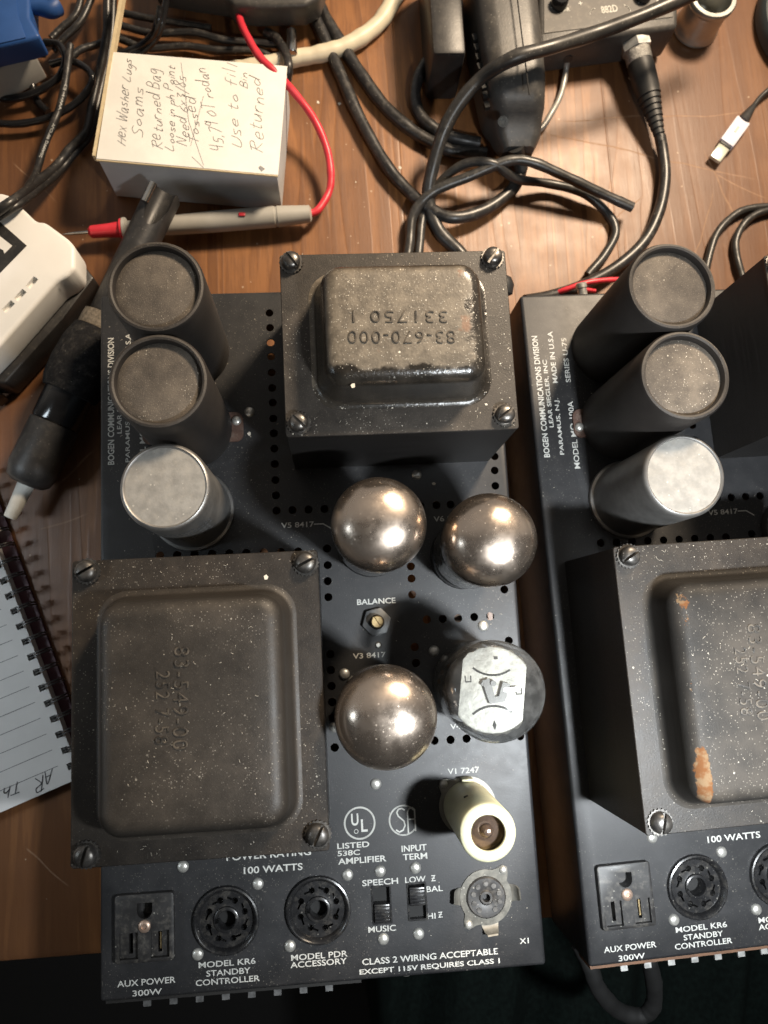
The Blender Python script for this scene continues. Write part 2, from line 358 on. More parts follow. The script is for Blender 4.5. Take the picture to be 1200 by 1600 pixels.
def m_wood():
    t = NT('varnished pine boards'); v = t.coords(False)
    mp = t.n('ShaderNodeMapping'); t.set(mp, 'Vector', v); t.set(mp, 'Scale', (1, .07, 1)); g = mp.outputs[0]
    sp = t.n('ShaderNodeSeparateXYZ'); t.set(sp, '0', v)
    n0 = t.noise(g, 16, 4, .55, .6)
    ring = t.math('FRACT', t.math('MULTIPLY', n0, 13)); ring = t.math('MULTIPLY', t.step(ring, 0, .75), t.math('SUBTRACT', 1, t.step(ring, .86, 1)))
    fib = t.noise(g, 620, 6, .72); mott = t.noise(v, 14, 5, .6)
    c = t.mix(t.math('MULTIPLY', ring, .75), (.275,.118,.040), (.150,.060,.020))
    c = t.mix(t.math('MULTIPLY', t.step(fib, .45, .66), .42), c, (.11,.042,.016))
    c = t.mix(t.math('MULTIPLY', t.step(mott, .42, .66), .50), c, (.115,.046,.018))
    # darker stained boards either side of the bare middle one
    side = t.math('ADD', t.step(sp.outputs[0], .155, .21), t.math('SUBTRACT', 1, t.step(sp.outputs[0], -.155, -.12)), clamp=True)
    c = t.mix(t.math('MULTIPLY', side, .60), c, (.105,.047,.022))
    pl = 0
    for xx in (-.215, -.080, .053, .188, .32):           # board joints
        d = t.math('ABSOLUTE', t.math('SUBTRACT', sp.outputs[0], xx)); j = t.math('SUBTRACT', 1, t.step(d, .0002, .0009)); pl = j if isinstance(pl, int) else t.math('ADD', pl, j)
    c = t.mix(t.math('MULTIPLY', pl, .3), c, (.05,.02,.01))
    # pale scratches
    scr = None
    for (a, b, w) in SCRATCHES:
        A = at(*a, 0); B = at(*b, 0); d = (B-A); L = d.length; d.normalize()
        s_ = t.n('ShaderNodeVectorMath', operation='SUBTRACT'); t.set(s_, '0', v); t.set(s_, '1', A)
        dt = t.n('ShaderNodeVectorMath', operation='DOT_PRODUCT'); t.set(dt, '0', s_.outputs[0]); t.set(dt, '1', d)
        dn = t.n('ShaderNodeVectorMath', operation='DOT_PRODUCT'); t.set(dn, '0', s_.outputs[0]); t.set(dn, '1', Vector((-d.y, d.x, 0)))
        off = t.math('MULTIPLY_ADD', t.noise(v, 22, 2), .008, -.004)
        q = t.math('SUBTRACT', 1, t.step(t.math('ABSOLUTE', t.math('ADD', dn.outputs['Value'], off)), w*.3, w))
        q = t.math('MULTIPLY', q, t.math('MULTIPLY', t.step(dt.outputs['Value'], 0, L*.15), t.math('SUBTRACT', 1, t.step(dt.outputs['Value'], L*.8, L))))
        scr = q if scr is None else t.math('MAXIMUM', scr, q)
    c = t.mix(t.math('MULTIPLY', scr, t.math('MULTIPLY_ADD', t.noise(v, 260, 3), .9, -.12, clamp=True)), c, (.42,.27,.17))
    c = t.mix(t.math('MULTIPLY', t.specks(v, 210, .16, .12), .6), c, (.5,.38,.27))
    c = t.mix(t.math('MULTIPLY', t.step(t.noise(v, 45, 7, .75), .60, .72), .22), c, (.27,.15,.075))
    r = t.math('ADD', t.mixf(t.noise(v, 50, 5), .32, .54), t.math('MULTIPLY', scr, .2))
    t.bump(t.math('ADD', t.math('MULTIPLY', fib, .5), t.math('ADD', t.math('MULTIPLY', ring, .3), t.math('MULTIPLY', pl, -1.5))), .22, .0008)
    return t.out(c, r, 0, **{'Specular IOR Level': .5})
SCRATCHES = [((860,190),(1190,175),.0006),((830,205),(1200,285),.0007),((1100,230),(1160,370),.0009),((1080,420),(1115,290),.0006),((1115,270),(1200,315),.0007),
    ((55,700),(150,540),.0006),((90,760),(150,700),.0008),((60,830),(140,800),.0006),((620,150),(680,300),.0005),((20,250),(90,320),.0006),((930,360),(1010,300),.0005),((40,1320),(110,1390),.0006)]

# ------------------------------------------------------------------ setting: bench top, floor
y_edge = at(80, 1500, 0).y
b = MB().box((0, (y_edge+.9)/2, -.02), (2.2, .9-y_edge, .04), bev=.004)
tag(b.build('table_top', m_wood()), 'scratched brown varnished wooden workbench top with vertical grain', 'table top', kind='structure')
tag(MB().box((0, 0, -.735), (4, 4, .03)).build('floor', plain('dark floor', (.006,.006,.006), .8)), 'dark floor below the bench', 'floor', kind='structure')

# ------------------------------------------------------------------ amplifier (built once, in its own frame: deck at z = HD)
HD = .060
O_L = Vector((-.011, .0085, TOPZ-HD))
def A(px, py, h=0.0): return at(px, py, TOPZ+h) - O_L
amp = empty('tube_amplifier', O_L, 'black tube amplifier in the middle with three silver domed tubes and two transformers', 'amplifier', 'valve amplifiers on the bench')
CX, CY = .101, .1660
holes = []
hc = MB()
def hole(px, py, r=.0020):
    p = A(px, py); hc.cyl((p.x, p.y, HD-.006), r, .012, 20)
colx = [(0.0+421+i*.85, y) for i, y in enumerate((489,512,535,557,582,606,629,654,677,701,725,750,774,798))]
for q in colx: hole(*q)
for x in (457,482,507,532,557,582,607,632,657,682,704,728,753,777): hole(x, 797-(x-457)*.035)
for x, y in ((773,713),(773,735),(774,759),(772,690),(771,667)): hole(x, y)
for x, y in ((512,883),(512,908),(513,933),(511,857),(642,885),(643,904),(644,929),(788,921),(787,896),(795,1001),(797,1026),(648,1011),(650,1036),(650,1060),(516,1022),(517,1047),(518,1072),(519,1097),(520,1122),(523,1168),
             (667,968),(692,967),(716,966),(741,964),(766,963),(679,1157),(704,1156),(729,1154),(655,1158),(813,1150),(812,1125)): hole(x, y)
for i in range(9): hole(250+i*27, 868-i*.8)          # row behind the power transformer
hole(591, 1008, .0016)
OCT = [(354,1437),(497.5,1421)]; KSOCK = (759, 1401)
for q in OCT: p = A(*q); hc.cyl((p.x, p.y, HD-.006), .0128, .012, 40)
p = A(*KSOCK); hc.cyl((p.x, p.y, HD-.006), .0088, .012, 32)
SW = [(596.5,1413),(652,1408)]
for q in SW: p = A(*q); hc.box((p.x, p.y, HD), (.0086, .0164, .012))
OUTL = (228, 1446); p = A(*OUTL); hc.box((p.x, p.y, HD), (.0225, .0250, .012))
sh = MB().box((0, 0, HD/2), (2*CX, 2*CY, HD), bev=.0016, seg=3)
bmesh.ops.delete(sh.bm, geom=[f for f in sh.bm.faces if f.calc_center_median().z < .001], context='FACES')
ch = sh.build('chassis', M_CHASSIS, amp)
md = ch.modifiers.new('s', 'SOLIDIFY'); md.thickness = .0012; md.offset = -1
bpy.context.view_layer.update(); me = bpy.data.meshes.new_from_object(ch.evaluated_get(bpy.context.evaluated_depsgraph_get())); ch.modifiers.clear(); ch.data = me
boolcut(ch, hc)
for sx in (-1, 1):
    for sy in (-1, 1): MB().cyl((sx*.085, sy*.145, -.010), .009, .0105, 24, .001).build('rubber_foot', M_RUBBER, amp)

def rivet(px, py, parent=amp, r=.0026, h=.0015, z=0):
    p = A(px, py); b = MB().lathe([(r*1.02,-.0005),(r,h*.15),(r*.9,h*.55),(r*.6,h*.88),(0,h)], (p.x, p.y, HD+z), 20); return b.build('rivet', M_RIVET, parent)
for q in ((651,742),(755,978),(678,1017),(538,1053),(587,1225),(390,644),(286,1354),(543,1367),(594,1361),(649,1356),(599,1467),(654,1459),(523,1136)): rivet(*q)

def screw(c, r, parent, ang=0, m=M_SCREW, washer=True):
    s_ = MB()
    R = Matrix.Rotation(ang, 4, 'Z')
    if washer:
        n = 40; lo = [(c[0]+(r*(1.12 if k%2 else 1.26))*math.cos(2*math.pi*k/n), c[1]+(r*(1.12 if k%2 else 1.26))*math.sin(2*math.pi*k/n)) for k in range(n)]
        s_.prism(lo, c[2], c[2]+.0009)
    o = MB().lathe([(r,0),(r*1.0,.0016),(r*.93,.0027),(r*.74,.0036),(r*.4,.0041),(0,.0042)], (c[0],c[1],c[2]+.0008), 28).build('screw', m, parent)
    boolcut(o, MB(Matrix.Translation((c[0],c[1],c[2])) @ R).box((0,0,.0047), (r*2.4, r*.27, .0036)))
    if washer:
        t = bmesh.new(); t.from_mesh(o.data); mw = bpy.data.meshes.new('w'); s_.bm.to_mesh(mw); t.from_mesh(mw); t.to_mesh(o.data); t.free(); bpy.data.meshes.remove(mw)
    s_.bm.free(); return o

def bell(cx, cy, hw, hd, ti, z0, h, r):
    B = MB(); L = []
    f = .0065; fo = .0030
    prof = []
    for k in range(5):               # outward flare where the pressing meets the plate
        a = math.pi/2*k/4; prof.append((-fo+fo*math.sin(a), z0+fo*(1-math.cos(a))))
    prof.append((ti*.45, z0+(h-f)*.65))
    for k in range(7):
        a = math.pi/2*k/6; prof.append((ti*.55+f*(1-math.cos(a)), z0+h-f+f*math.sin(a)))
    for ins, z in prof:
        rr = max(r-ins*.7, .003); L.append([(cx+x, cy+y, z) for x, y in rrect(hw-ins, hd-ins, rr, 8)])
    L.append([(cx+x, cy+y, z0+h+.0002) for x, y in rrect(hw-ti*.55-f-.006, hd-ti*.55-f-.006, .004, 8)])
    B.loft(L, cap0=False); return B
def stamp(lines, rz, parent, z):
    B = MB()
    for s_, c, w, h in lines: text_mesh(B, s_, (c.x, c.y, z), w, h, rz, bold=-.018, spacing=1.15, ext=.006)
    o = B.build('stamped_number', M_STAMP, parent, smooth=0, norm=False); return o
# power transformer
HT = .066
x0, x1, y0, y1 = -.1037+.011, -.0062+.011, -.0832-.0085, .0331-.0085
pt = MB()
pt.box(((x0+x1)/2, (y0+y1)/2, HD+HT/2-.0008), (x1-x0-.001, y1-y0-.001, HT-.0018))
PT = pt.build('power_transformer', M_LAM, amp)
def plate(x0, x1, y0, y1, mt, parent):
    B = MB(); B.prism([((x0+x1)/2+x, (y0+y1)/2+y) for x, y in rrect((x1-x0)/2, (y1-y0)/2, .0012, 3)], HD+HT-.0016, HD+HT, bev=.0003, seg=1); return B.build('cover_plate', mt, parent)
plate(x0, x1, y0, y1, M_TRANS, PT)
bc = A(311, 1108, HT); BW, BD, BH = .0362, .0445, .0185
RUST = (bc.x-BW+.0060, bc.y-BD+.012, bc.y+BD-.013); RUSTZ = HD+HT+BH
ptb = bell(bc.x, bc.y, BW, BD, .0026, HD+HT, BH, .010).build('bell_cover', M_TRANS_BELL, PT)
for q, a in (((137,893),.5),((478,880),.45),((497,1303),1.1),((136,1335),1.3)): screw(A(*q, HT), .0043, PT, a, M_DARKSCREW)
zb = HD+HT+BH+.0004
stamp([('83-549-00', A(283,1090,HT+BH), .037, .0055), ('252 7-58', A(254,1105,HT+BH), .026, .005)], -math.pi/2-.03, PT, zb)
# output transformer
u0, u1, v0, v1 = -.0174+.011, .0808+.011, .0805-.0085, .1610-.0085
ot = MB(); ot.box(((u0+u1)/2, (v0+v1)/2, HD+HT/2-.0008), (u1-u0-.001, v1-v0-.001, HT-.0018))
OT = ot.build('output_transformer', M_LAM, amp)
plate(u0, u1, v0, v1, M_TRANS_WORN, OT)
oc = A(625, 529, HT); OILY = oc.y-.0155+.004; OILX = oc.x+.026
M_OIL = m_oilbell()
bell(oc.x, oc.y, .0352, .0276, .0040, HD+HT, .0205, .010).build('bell_cover', M_OIL, OT)
for q, a in (((455,411),-.9),((769,404),.9),((788,649),.6),((467,662),-.8)): screw(A(*q, HT), .0041, OT, a, M_SCREW)
stamp([('83-670-000', A(628,527,HT+.0205), .043, .0052), ('331750 1', A(625,495,HT+.0205), .038, .0050)], math.pi-.03, OT, HD+HT+.0205+.0004)
# capacitors
for (cx, cy) in ((-.0676,.1436),(-.0670,.1033)):
    c = (cx+.011, cy-.0085, HD); R_, H_ = .0200, .076
    k = MB().lathe([(R_*.985,0),(R_*.985,.002),(R_,H_*.5),(R_,H_-.0016),(R_-.0007,H_-.0003),(R_-.0016,H_),(R_-.0024,H_-.0004),(R_-.0029,H_-.0016),(R_-.0030,H_-.0034)], c, 64)
    K = k.build('filter_capacitor', M_SLEEVE, amp)
    MB().lathe([(R_-.0020,H_-.0042),(R_-.0030,H_-.0034),(R_-.006,H_-.0030),(0,H_-.0029)], c, 48).build('end_disc', M_CAPTOP, K)
    if cy > .12: continue
    w = MB(); w.prism([(c[0]+x+.0005, c[1]+y) for x, y in rrect(.0248, .0075, .004)], HD, HD+.0014); w.build('mounting_wafer', plain('dark brown wafer', (.085,.045,.032), .6, 0, .2, 200, dust=.2), K)
    MB().lathe([(.0024,0),(.0022,.0008),(.0014,.0014),(0,.0016)], (c[0]+.0220, c[1]+.003, HD+.0014), 16).build('rivet', M_RIVET, K)
    MB().lathe([(.0024,0),(.0022,.0008),(.0014,.0014),(0,.0016)], (c[0]-.0215, c[1]-.002, HD+.0014), 16).build('rivet', M_RIVET, K)
c = (-.0673+.011, .0622-.0085, HD); R_, H_ = .0185, .0645
k = MB().lathe([(R_+.0016,0),(R_+.0017,.0012),(R_+.0014,.0024),(R_+.0002,.0032),(R_,.006),(R_,H_-.0024),(R_-.0004,H_-.0010),(R_-.0009,H_-.0003),(R_-.0015,H_),(R_-.0019,H_-.0003),(R_-.0022,H_-.0007)], c, 64)
K = k.build('can_capacitor', M_ALU, amp)
MB().lathe([(R_-.0020,H_-.0016),(R_-.0022,H_-.0007),(R_*.5,H_-.0006),(0,H_-.0006)], c, 48).build('can_top', M_ALUTOP, K)
pr = MB()                             # rating print on the can's wall
for row in range(5):
    for k in range(11):
        if random.random() < .2: continue
        a = -1.75+k*.105; zz = .030+row*.0050; q = R_+.00012
        vs_ = [(c[0]+q*math.cos(a+da), c[1]+q*math.sin(a+da), c[2]+zz+dz) for da, dz in ((0,0),(.065,0),(.065,.0022),(0,.0022))]
        pr.bm.faces.new(pr.loop(vs_))
pr.build('rating_print', plain('dark print', (.12,.12,.12), .6), K, smooth=0)
# balance control
p = A(588, 972)
B = MB(); B.cyl((p.x,p.y,HD), .0066, .0006, 28)
B.prism([(p.x+.0072*math.cos(a), p.y+.0072*math.sin(a)) for a in [math.radians(12+60*k) for k in range(6)]], HD+.0006, HD+.0030, bev=.0004)
BN = B.build('balance_nut', plain('grey steel nut', (.13,.135,.14), .5, .6, .2, 200), amp)
o = MB().lathe([(.0036,.0028),(.0036,.0052),(.0030,.0058)], (p.x,p.y,HD), 24).build('threaded_bush', M_DARKSCREW, BN)
o = MB().lathe([(.0029,.0050),(.0029,.0085),(.0025,.0089),(0,.0089)], (p.x,p.y,HD), 24).build('slotted_shaft', M_BRASS, BN)
boolcut(o, MB().box((p.x,p.y,HD+.0090), (.008,.0007,.003), rz=-.95))
p = A(591,1008); MB().lathe([(.0013,-.002),(.0013,0),(.0009,.0004),(0,.0004)], (p.x,p.y,HD), 16).build('locating_tab', M_RIVET, amp)

def octal(q, parent):
    p = A(*q); c = (p.x, p.y, HD)
    B = MB().lathe([(.0127,-.004),(.0149,-.0001),(.0149,.0016),(.0146,.0022),(.0139,.0024),(.0132,.0020),(.0124,.0004),(.0121,-.0006),(.0098,-.0006),(.0070,-.0005),(.0058,-.0003),(.0056,.0007),(.0050,.0010),(.0043,.0010),(.0040,.0004),(.0040,-.009),(.0127,-.009)], c, 56, closed=True)
    o = B.build('octal_socket', M_BAKE, parent)
    cut = MB()
    for k in range(8):
        a = math.radians(22.5+45*k-4); x, y = p.x+.0087*math.cos(a), p.y+.0087*math.sin(a)
        cut.cyl((x, y, HD-.006), .0014, .008, 14)
        cut.box((p.x+.0087*math.cos(a+.16), p.y+.0087*math.sin(a+.16), HD-.002), (.0009, .0050, .008), rz=a)
    cut.box((p.x-.0042, p.y, HD-.002), (.0022,.0022,.012))
    boolcut(o, cut)
    MB().cyl((p.x,p.y,HD-.0088), .0105, .002, 28).build('contact_base', M_HOLE, o)
for q in OCT: octal(q, amp)
for q in ((403,1381),(309,1491)): rivet(*q)
for q in ((453,1478),): rivet(*q)
# mains outlet
p = A(*OUTL); ow, od = .0262, .0290
B = MB(); B.prism([(p.x+x, p.y+y) for x, y in rrect(ow/2, od/2, .0016, 4)], HD-.008, HD+.0032, bev=.0006)
AO = B.build('aux_outlet', M_BAKE_D, amp)
cut = MB(); g = (p.x+.0002, p.y+.0078)
cut.prism([(g[0]+.0034*math.cos(a), g[1]+.0034*math.sin(a)-.0006) for a in [math.pi+math.pi*k/10 for k in range(11)]]+[(g[0]+.0034,g[1]+.0028),(g[0]-.0034,g[1]+.0028)], HD-.004, HD+.006)
for sx in (-1, 1): cut.box((p.x+sx*.0069, p.y-.0072, HD+.0032), (.0082, .0112, .0044))
boolcut(AO, cut)
cut = MB()
for sx in (-1, 1): cut.box((p.x+sx*.0064, p.y-.0068, HD), (.0018, .0086, .010))
boolcut(AO, cut)
MB().lathe([(.0027,0),(.0027,.0008),(.0021,.0014),(.0012,.0015),(.0011,.0008),(0,.0008)], (p.x+.0002,p.y+.0008,HD+.0030), 22).build('centre_rivet', plain('copper rivet',(.50,.36,.28),.4,.7), AO)
MB().box((p.x+.0064+.0003, p.y-.0066, HD-.0012), (.0007,.0070,.0030)).build('blade_contact', M_BRASS, AO)
# slide switches
for i, q in enumerate(SW):
    p = A(*q); S = MB().box((p.x, p.y, HD-.0058), (.0100,.0180,.0060)); S = S.build('slide_switch', M_HOLE, amp)
    fr = MB(); fr.prism([(p.x+x, p.y+y) for x, y in rrect(.0046,.0085,.0006,2)], HD-.003, HD+.0004)
    fo = fr.build('switch_frame', M_BAKE, S); boolcut(fo, MB().box((p.x,p.y,HD), (.0076,.0152,.012)))
    yy = p.y-.0034 if i == 0 else p.y+.0026
    sl = MB(); sl.box((p.x, yy, HD-.0002), (.0073,.0082,.0046), bev=.0005)
    for k in range(5): sl.box((p.x, yy-.0030+k*.0015, HD+.0022), (.0068,.0006,.0008))
    sl.build('slider', M_BAKE, S)
# empty nine pin socket with its shield saddle
p = A(*KSOCK); an = math.radians(52)
B = MB(); n = 44; pts = []
for k in range(n):
    a = 2*math.pi*k/n; r = .0122
    d = math.cos(2*(a-an)); 
    if d > .86: r = .0122+(d-.86)/.14*.0046
    pts.append((p.x+r*math.cos(a), p.y+r*math.sin(a)))
B.prism(pts, HD, HD+.0007)
S9 = B.build('nine_pin_socket', M_STEELDARK, amp)
boolcut(S9, MB().cyl((p.x,p.y,HD-.003), .0093, .006, 36))
MB().lathe([(.0092,-.003),(.0092,.0012),(.0086,.0018),(.0052,.0018),(.0034,.0014),(.0028,.0020),(.0018,.0020),(.0015,-.002)], (p.x,p.y,HD), 36).build('phenolic_disc', M_BAKE_D, S9)
pc = MB()
for k in range(9):
    a = math.radians(-54+36*k); x, y = p.x+.00625*math.cos(a), p.y+.00625*math.sin(a)
    pc.lathe([(.00075,.0017),(.00115,.0017),(.00115,.0023),(.00075,.0023)], (x,y,HD), 12)
pc.build('pin_contacts', M_DARKSCREW, S9)
pd_ = MB()
for k in range(9):
    a = math.radians(-54+36*k); pd_.cyl((p.x+.00625*math.cos(a), p.y+.00625*math.sin(a), HD+.0016), .00072, .0004, 10)
pd_.build('pin_holes', M_HOLE, S9)
for a, tl in ((math.radians(-85),.0050),(math.radians(5),.0046),(math.radians(175),.0040)):
    d = Vector((math.cos(a), math.sin(a), 0)); t_ = Vector((-d.y, d.x, 0)); c0 = Vector((p.x,p.y,HD+.0003))
    B = MB(); lo = []
    for s_, zz, w in ((.0115,0,.0040),(.0135,.0006,.0036),(.0150,.0026,.0032),(.0155,tl,.0024)):
        q0 = c0+d*s_+Vector((0,0,zz)); lo.append([q0+t_*w, q0-t_*w, q0-t_*w-d*.0006+Vector((0,0,-.0004)), q0+t_*w-d*.0006+Vector((0,0,-.0004))])
    B.loft(lo).build('spring_tab', M_STEEL, S9)
for sg in (1, -1):
    MB().lathe([(.0019,.0006),(.0018,.0012),(.0011,.0018),(0,.0019)], (p.x+sg*.0144*math.cos(an), p.y+sg*.0144*math.sin(an), HD), 16).build('rivet', M_RIVET, S9)
# terminal strip and screw on the front lip
fy = -CY
ft = A(230, 1568); 
ts = MB().box((-.042, fy-.0012, HD-.012), (.115, .0024, .016)); TS = ts.build('terminal_strip', M_FIBER, amp)
for k in range(8):
    MB().box((-.082+k*.0118, fy-.0035, HD-.0075), (.0034,.0052,.0012)).build('terminal_lug', M_SOLDER, TS)
p = A(637, 1526); MB().lathe([(.0034,0),(.0033,.0022),(.0020,.0034),(0,.0036)], (p.x, fy+.0003, HD-.010), 20, axis=(0,-1,0)).build('front_screw', M_RIVET, amp)

p = A(798, 452, .012); MB().lathe([(.0040,0),(.0062,.001),(.0066,.006),(.0050,.0095),(.0030,.0105),(0,.0107)], (p.x, CY-.001, HD-.010), 28, axis=(.1,1,.25)).build('rubber_grommet', M_RUBBER, amp)
# printing
def cap(lines, parent=amp, rz=None, bold=.012):
    B = MB()
    for s_, px, py, w, h in lines:
        if rz is None:
            a, b_ = A(px-w/2, py+w*.04), A(px+w/2, py-w*.04); W_ = (b_-a).length; H_ = (A(px,py-h/2)-A(px,py+h/2)).length; r_ = 0
        else:
            a, b_ = A(px, py+w/2), A(px, py-w/2); W_ = (b_-a).length; H_ = (A(px+h/2,py)-A(px-h/2,py)).length; r_ = rz
        c = A(px, py); text_mesh(B, s_, (c.x, c.y, HD+.00012), W_, H_, r_, bold=bold)
    return B.build('printed_caption', M_PRINT, parent, smooth=0, norm=False)
cap([('BALANCE',588,939.5,60,9)], bold=.02); cap([('V3 8417',577,1024,51,8.5)])
o = cap([('V5 8417',465,820,51,8.5)])
B = MB(); q = [A(x,y) for x,y in ((491,819),(505,818.5),(518,826))]; B.ribbon(q, .0005, HD+.00012); B.build('printed_leader', M_PRINT, amp, smooth=0)
cap([('V6 8417',703,810,51,8.5)]); cap([('V4 8417',729,1134,51,8.5)]); cap([('V1 7247',724,1204,49,9)])
cap([('LISTED',552,1320.5,50,9),('538C',545,1332.5,35,8.5),('AMPLIFIER',566,1343.5,75,9.5)], bold=.016)
cap([('INPUT',647,1325,39,10),('TERM',648.5,1338,38,9.5)]); cap([('SPEECH',594,1378,56,9.5)]); cap([('MUSIC',597,1451,43,9.5)])
cap([('LOW',649,1374,32,9.5),('Z',677,1372,7,9.5)]); cap([('BAL',679,1388.5,26,9)]); cap([('HI',674,1431,13,9),('Z',688,1429,7,9)])
B = MB()
for px, py in ((677,1372),(688,1429)): c = A(px,py); B.box((c.x,c.y,HD+.00016),(.0016,.0003,.0001))
B.build('printed_bar', M_PRINT, amp)
cap([('X1',819,1470,14,8.5)])
cap([('CLASS 2 WIRING ACCEPTABLE',672.5,1494.5,212,10)], bold=.016); cap([('EXCEPT 115V REQUIRES CLASS 1',672,1510.5,219,9.5)], bold=.02)
cap([('MODEL PDR',499,1493,88,9.5),('ACCESSORY',498,1504.5,88,9.5)]); cap([('MODEL KR6',355,1504.5,89,9.5),('STANDBY',357,1518.5,69,9.5),('CONTROLLER',356,1532,100,9.5)])
cap([('AUX POWER',229,1534,91,10),('300W',230,1550.5,46,9.5)]); cap([('POWER RATING',420,1335,132,11),('100 WATTS',427,1357,92,11)], bold=.016)
cap([('BOGEN COMMUNICATIONS DIVISION',173.5,626,198,10)], rz=math.pi/2, bold=.018)
cap([('LEAR SIEGLER, INC',187,622,110,8.5)], rz=math.pi/2); cap([('PARAMUS, N.J.',200.5,676,92,9),('MADE IN U.S.A',200.5,563,84,8.5)], rz=math.pi/2)
cap([('MODEL MO-100A',223,690,110,9.5),('SERIES U-75',223,568,72,8.5)], rz=math.pi/2)
def ring(B, c, r, w, a0=0, a1=360, n=48, z=HD+.00012):
    P = [(c.x+r*math.cos(math.radians(a0+(a1-a0)*k/n)), c.y+r*math.sin(math.radians(a0+(a1-a0)*k/n))) for k in range(n+1)]; B.ribbon(P, w, z)
B = MB(); c = A(562, 1286); ring(B, c, .0070, .0008)
text_mesh(B, 'U', (c.x-.0022, c.y+.0017, HD+.00012), .0034, .0054, bold=.02); text_mesh(B, 'L', (c.x+.0021, c.y-.0012, HD+.00012), .0030, .0056, bold=.02)
ring(B, Vector((c.x-.0018,c.y-.0036,0)), .0009, .0003, n=16)
B.build('listing_mark', M_PRINT, amp, smooth=0, norm=False)
B = MB(); c = A(630.5, 1281.5); ring(B, c, .0066, .0007, 42, 318); z = HD+.00012
def stroke(pts, w=.00065): B.ribbon([(c.x+x*.001, c.y+y*.001) for x, y in pts], w, z)
stroke([(.6,4.6),(-.6,5.4),(-2.2,5.0),(-3.0,3.6),(-2.4,2.0),(.2,-.4),(.6,-2.4),(-.4,-4.4),(-2.2,-5.2),(-3.6,-4.2)])
stroke([(2.0,-5.8),(2.0,3.4),(2.8,5.0),(4.4,5.4),(5.4,4.4),(5.4,-5.0)]); stroke([(2.0,.2),(5.4,.2)]); 
B.build('listing_mark', M_PRINT, amp, smooth=0, norm=False)

# output tube sockets (ring under each big tube)
TUBES = [('silver', 592, 820, .0194, .070), ('silver', 765, 844, .0194, .068), ('silver', 603, 1120, .0199, .073), ('clear', 776, 1081, .0200, .073)]
for kind, px, py, r, h in TUBES:
    p = A(px, py, h); MB().lathe([(.0165,-.004),(.0165,.0015),(.0155,.0035),(.0135,.0040),(.0110,.0040),(.0108,-.004)], (p.x,p.y,HD), 36, closed=True).build('tube_socket', M_BAKE_D, amp)

# ------------------------------------------------------------------ second amplifier: a copy turned a little, minus feet, with a rusty bell
rp = Vector((.21994256, -.00194367, -.00628523+TOPZ)); eul = tuple(math.radians(a) for a in (.13092035, 1.55029517, 1.17180604))
from mathutils import Euler
Rr = Euler(eul, 'XYZ').to_matrix()
amp2 = copy_tree(amp, None, skip=('rubber_foot',))
amp2.location = rp - Rr @ Vector((.011, -.0085, HD)); amp2.rotation_euler = eul
amp2['label'] = 'second black tube amplifier, cut off by the right edge, with rust on its big transformer'
M_RUSTY = m_rustbell()
M_FIBSHADE = plain('shaded fibre board', (.012,.011,.010), .6); M_LUGSHADE = plain('shaded lug', (.20,.20,.20), .45, .7, .3, 300)  # shaded copies: first amplifier's strip and lugs get their shadow as colour
for c1 in amp.children:
    if c1.name.startswith('terminal_strip'):
        c1.data = c1.data.copy(); c1.data.materials.clear(); c1.data.materials.append(M_FIBSHADE)
        for c2 in c1.children: c2.data = c2.data.copy(); c2.data.materials.clear(); c2.data.materials.append(M_LUGSHADE)
for c1 in amp2.children:
    if c1.name.startswith('power_transformer'):
        for c2 in c1.children:
            if c2.name.startswith('bell_cover'):
                c2.data = c2.data.copy(); c2.data.materials.clear(); c2.data.materials.append(M_RUSTY); c2['label'] = 'dusty black bell cover chipped to orange rust along its left edge'
    if c1.name.startswith('output_transformer'):
        for c2 in c1.children:
            if c2.name.startswith('bell_cover'): c2.data = c2.data.copy(); c2.data.materials.clear(); c2.data.materials.append(M_TRANS_BELL)

# ------------------------------------------------------------------ tubes
def silver_tube(px, py, r, h, label):
    w = at(px, py, TOPZ+h); root = empty('vacuum_tube', (w.x, w.y, TOPZ+.004), label, 'vacuum tube', 'silver domed output tubes on the amplifier')
    B0 = .004
    MB().lathe([(.0140,0),(.0165,.0005),(.0165,.009),(.0158,.0105),(.0140,.0108)], seg=40).build('tube_base', M_BAKE, root)
    zw = h-B0; g = r*.90
    MB().lathe([(.0150,.0108),(g*.96,.013),(g,.018),(g*1.0,zw-.022),(r*.955,zw-.014),(r*.985,zw-.009)], seg=56).build('glass_envelope', M_GLASS, root)
    dome = [(r*.983,zw-.0095),(r*.998,zw-.004),(r,zw)]
    for k in range(1, 13):
        a = math.pi/2*k/12; dome.append((r*math.cos(a)**.86 if k < 12 else 0, zw+r*.76*math.sin(a)))
    MB().lathe(dome, seg=72).build('getter_dome', M_GETTER, root)
    MB().lathe([(.013,.012),(.0138,.014),(.0138,zw-.010),(.010,zw-.008)], seg=24).build('anode', M_PLATE, root)
    pr = MB()
    for k in range(9):
        a = math.radians(-128+k*8); q = g+.0001
        for dz in (0, .004):
            pr.bm.faces.new(pr.loop([(q*math.cos(a+da), q*math.sin(a+da), zw-.026+dz+d2) for da, d2 in ((0,0),(.09,0),(.09,.0024),(0,.0024))]))
    pr.build('white_print', M_PRINT, root, smooth=0)
silver_tube(592, 820, .0194, .070, 'silver domed tube below the centre transformer with a dark dot on top')
silver_tube(765, 844, .0194, .068, 'silver domed tube near the right deck edge, above the clear glass tube')
silver_tube(603, 1120, .0199, .073, 'largest silver domed tube, below the BALANCE nut beside the big transformer')
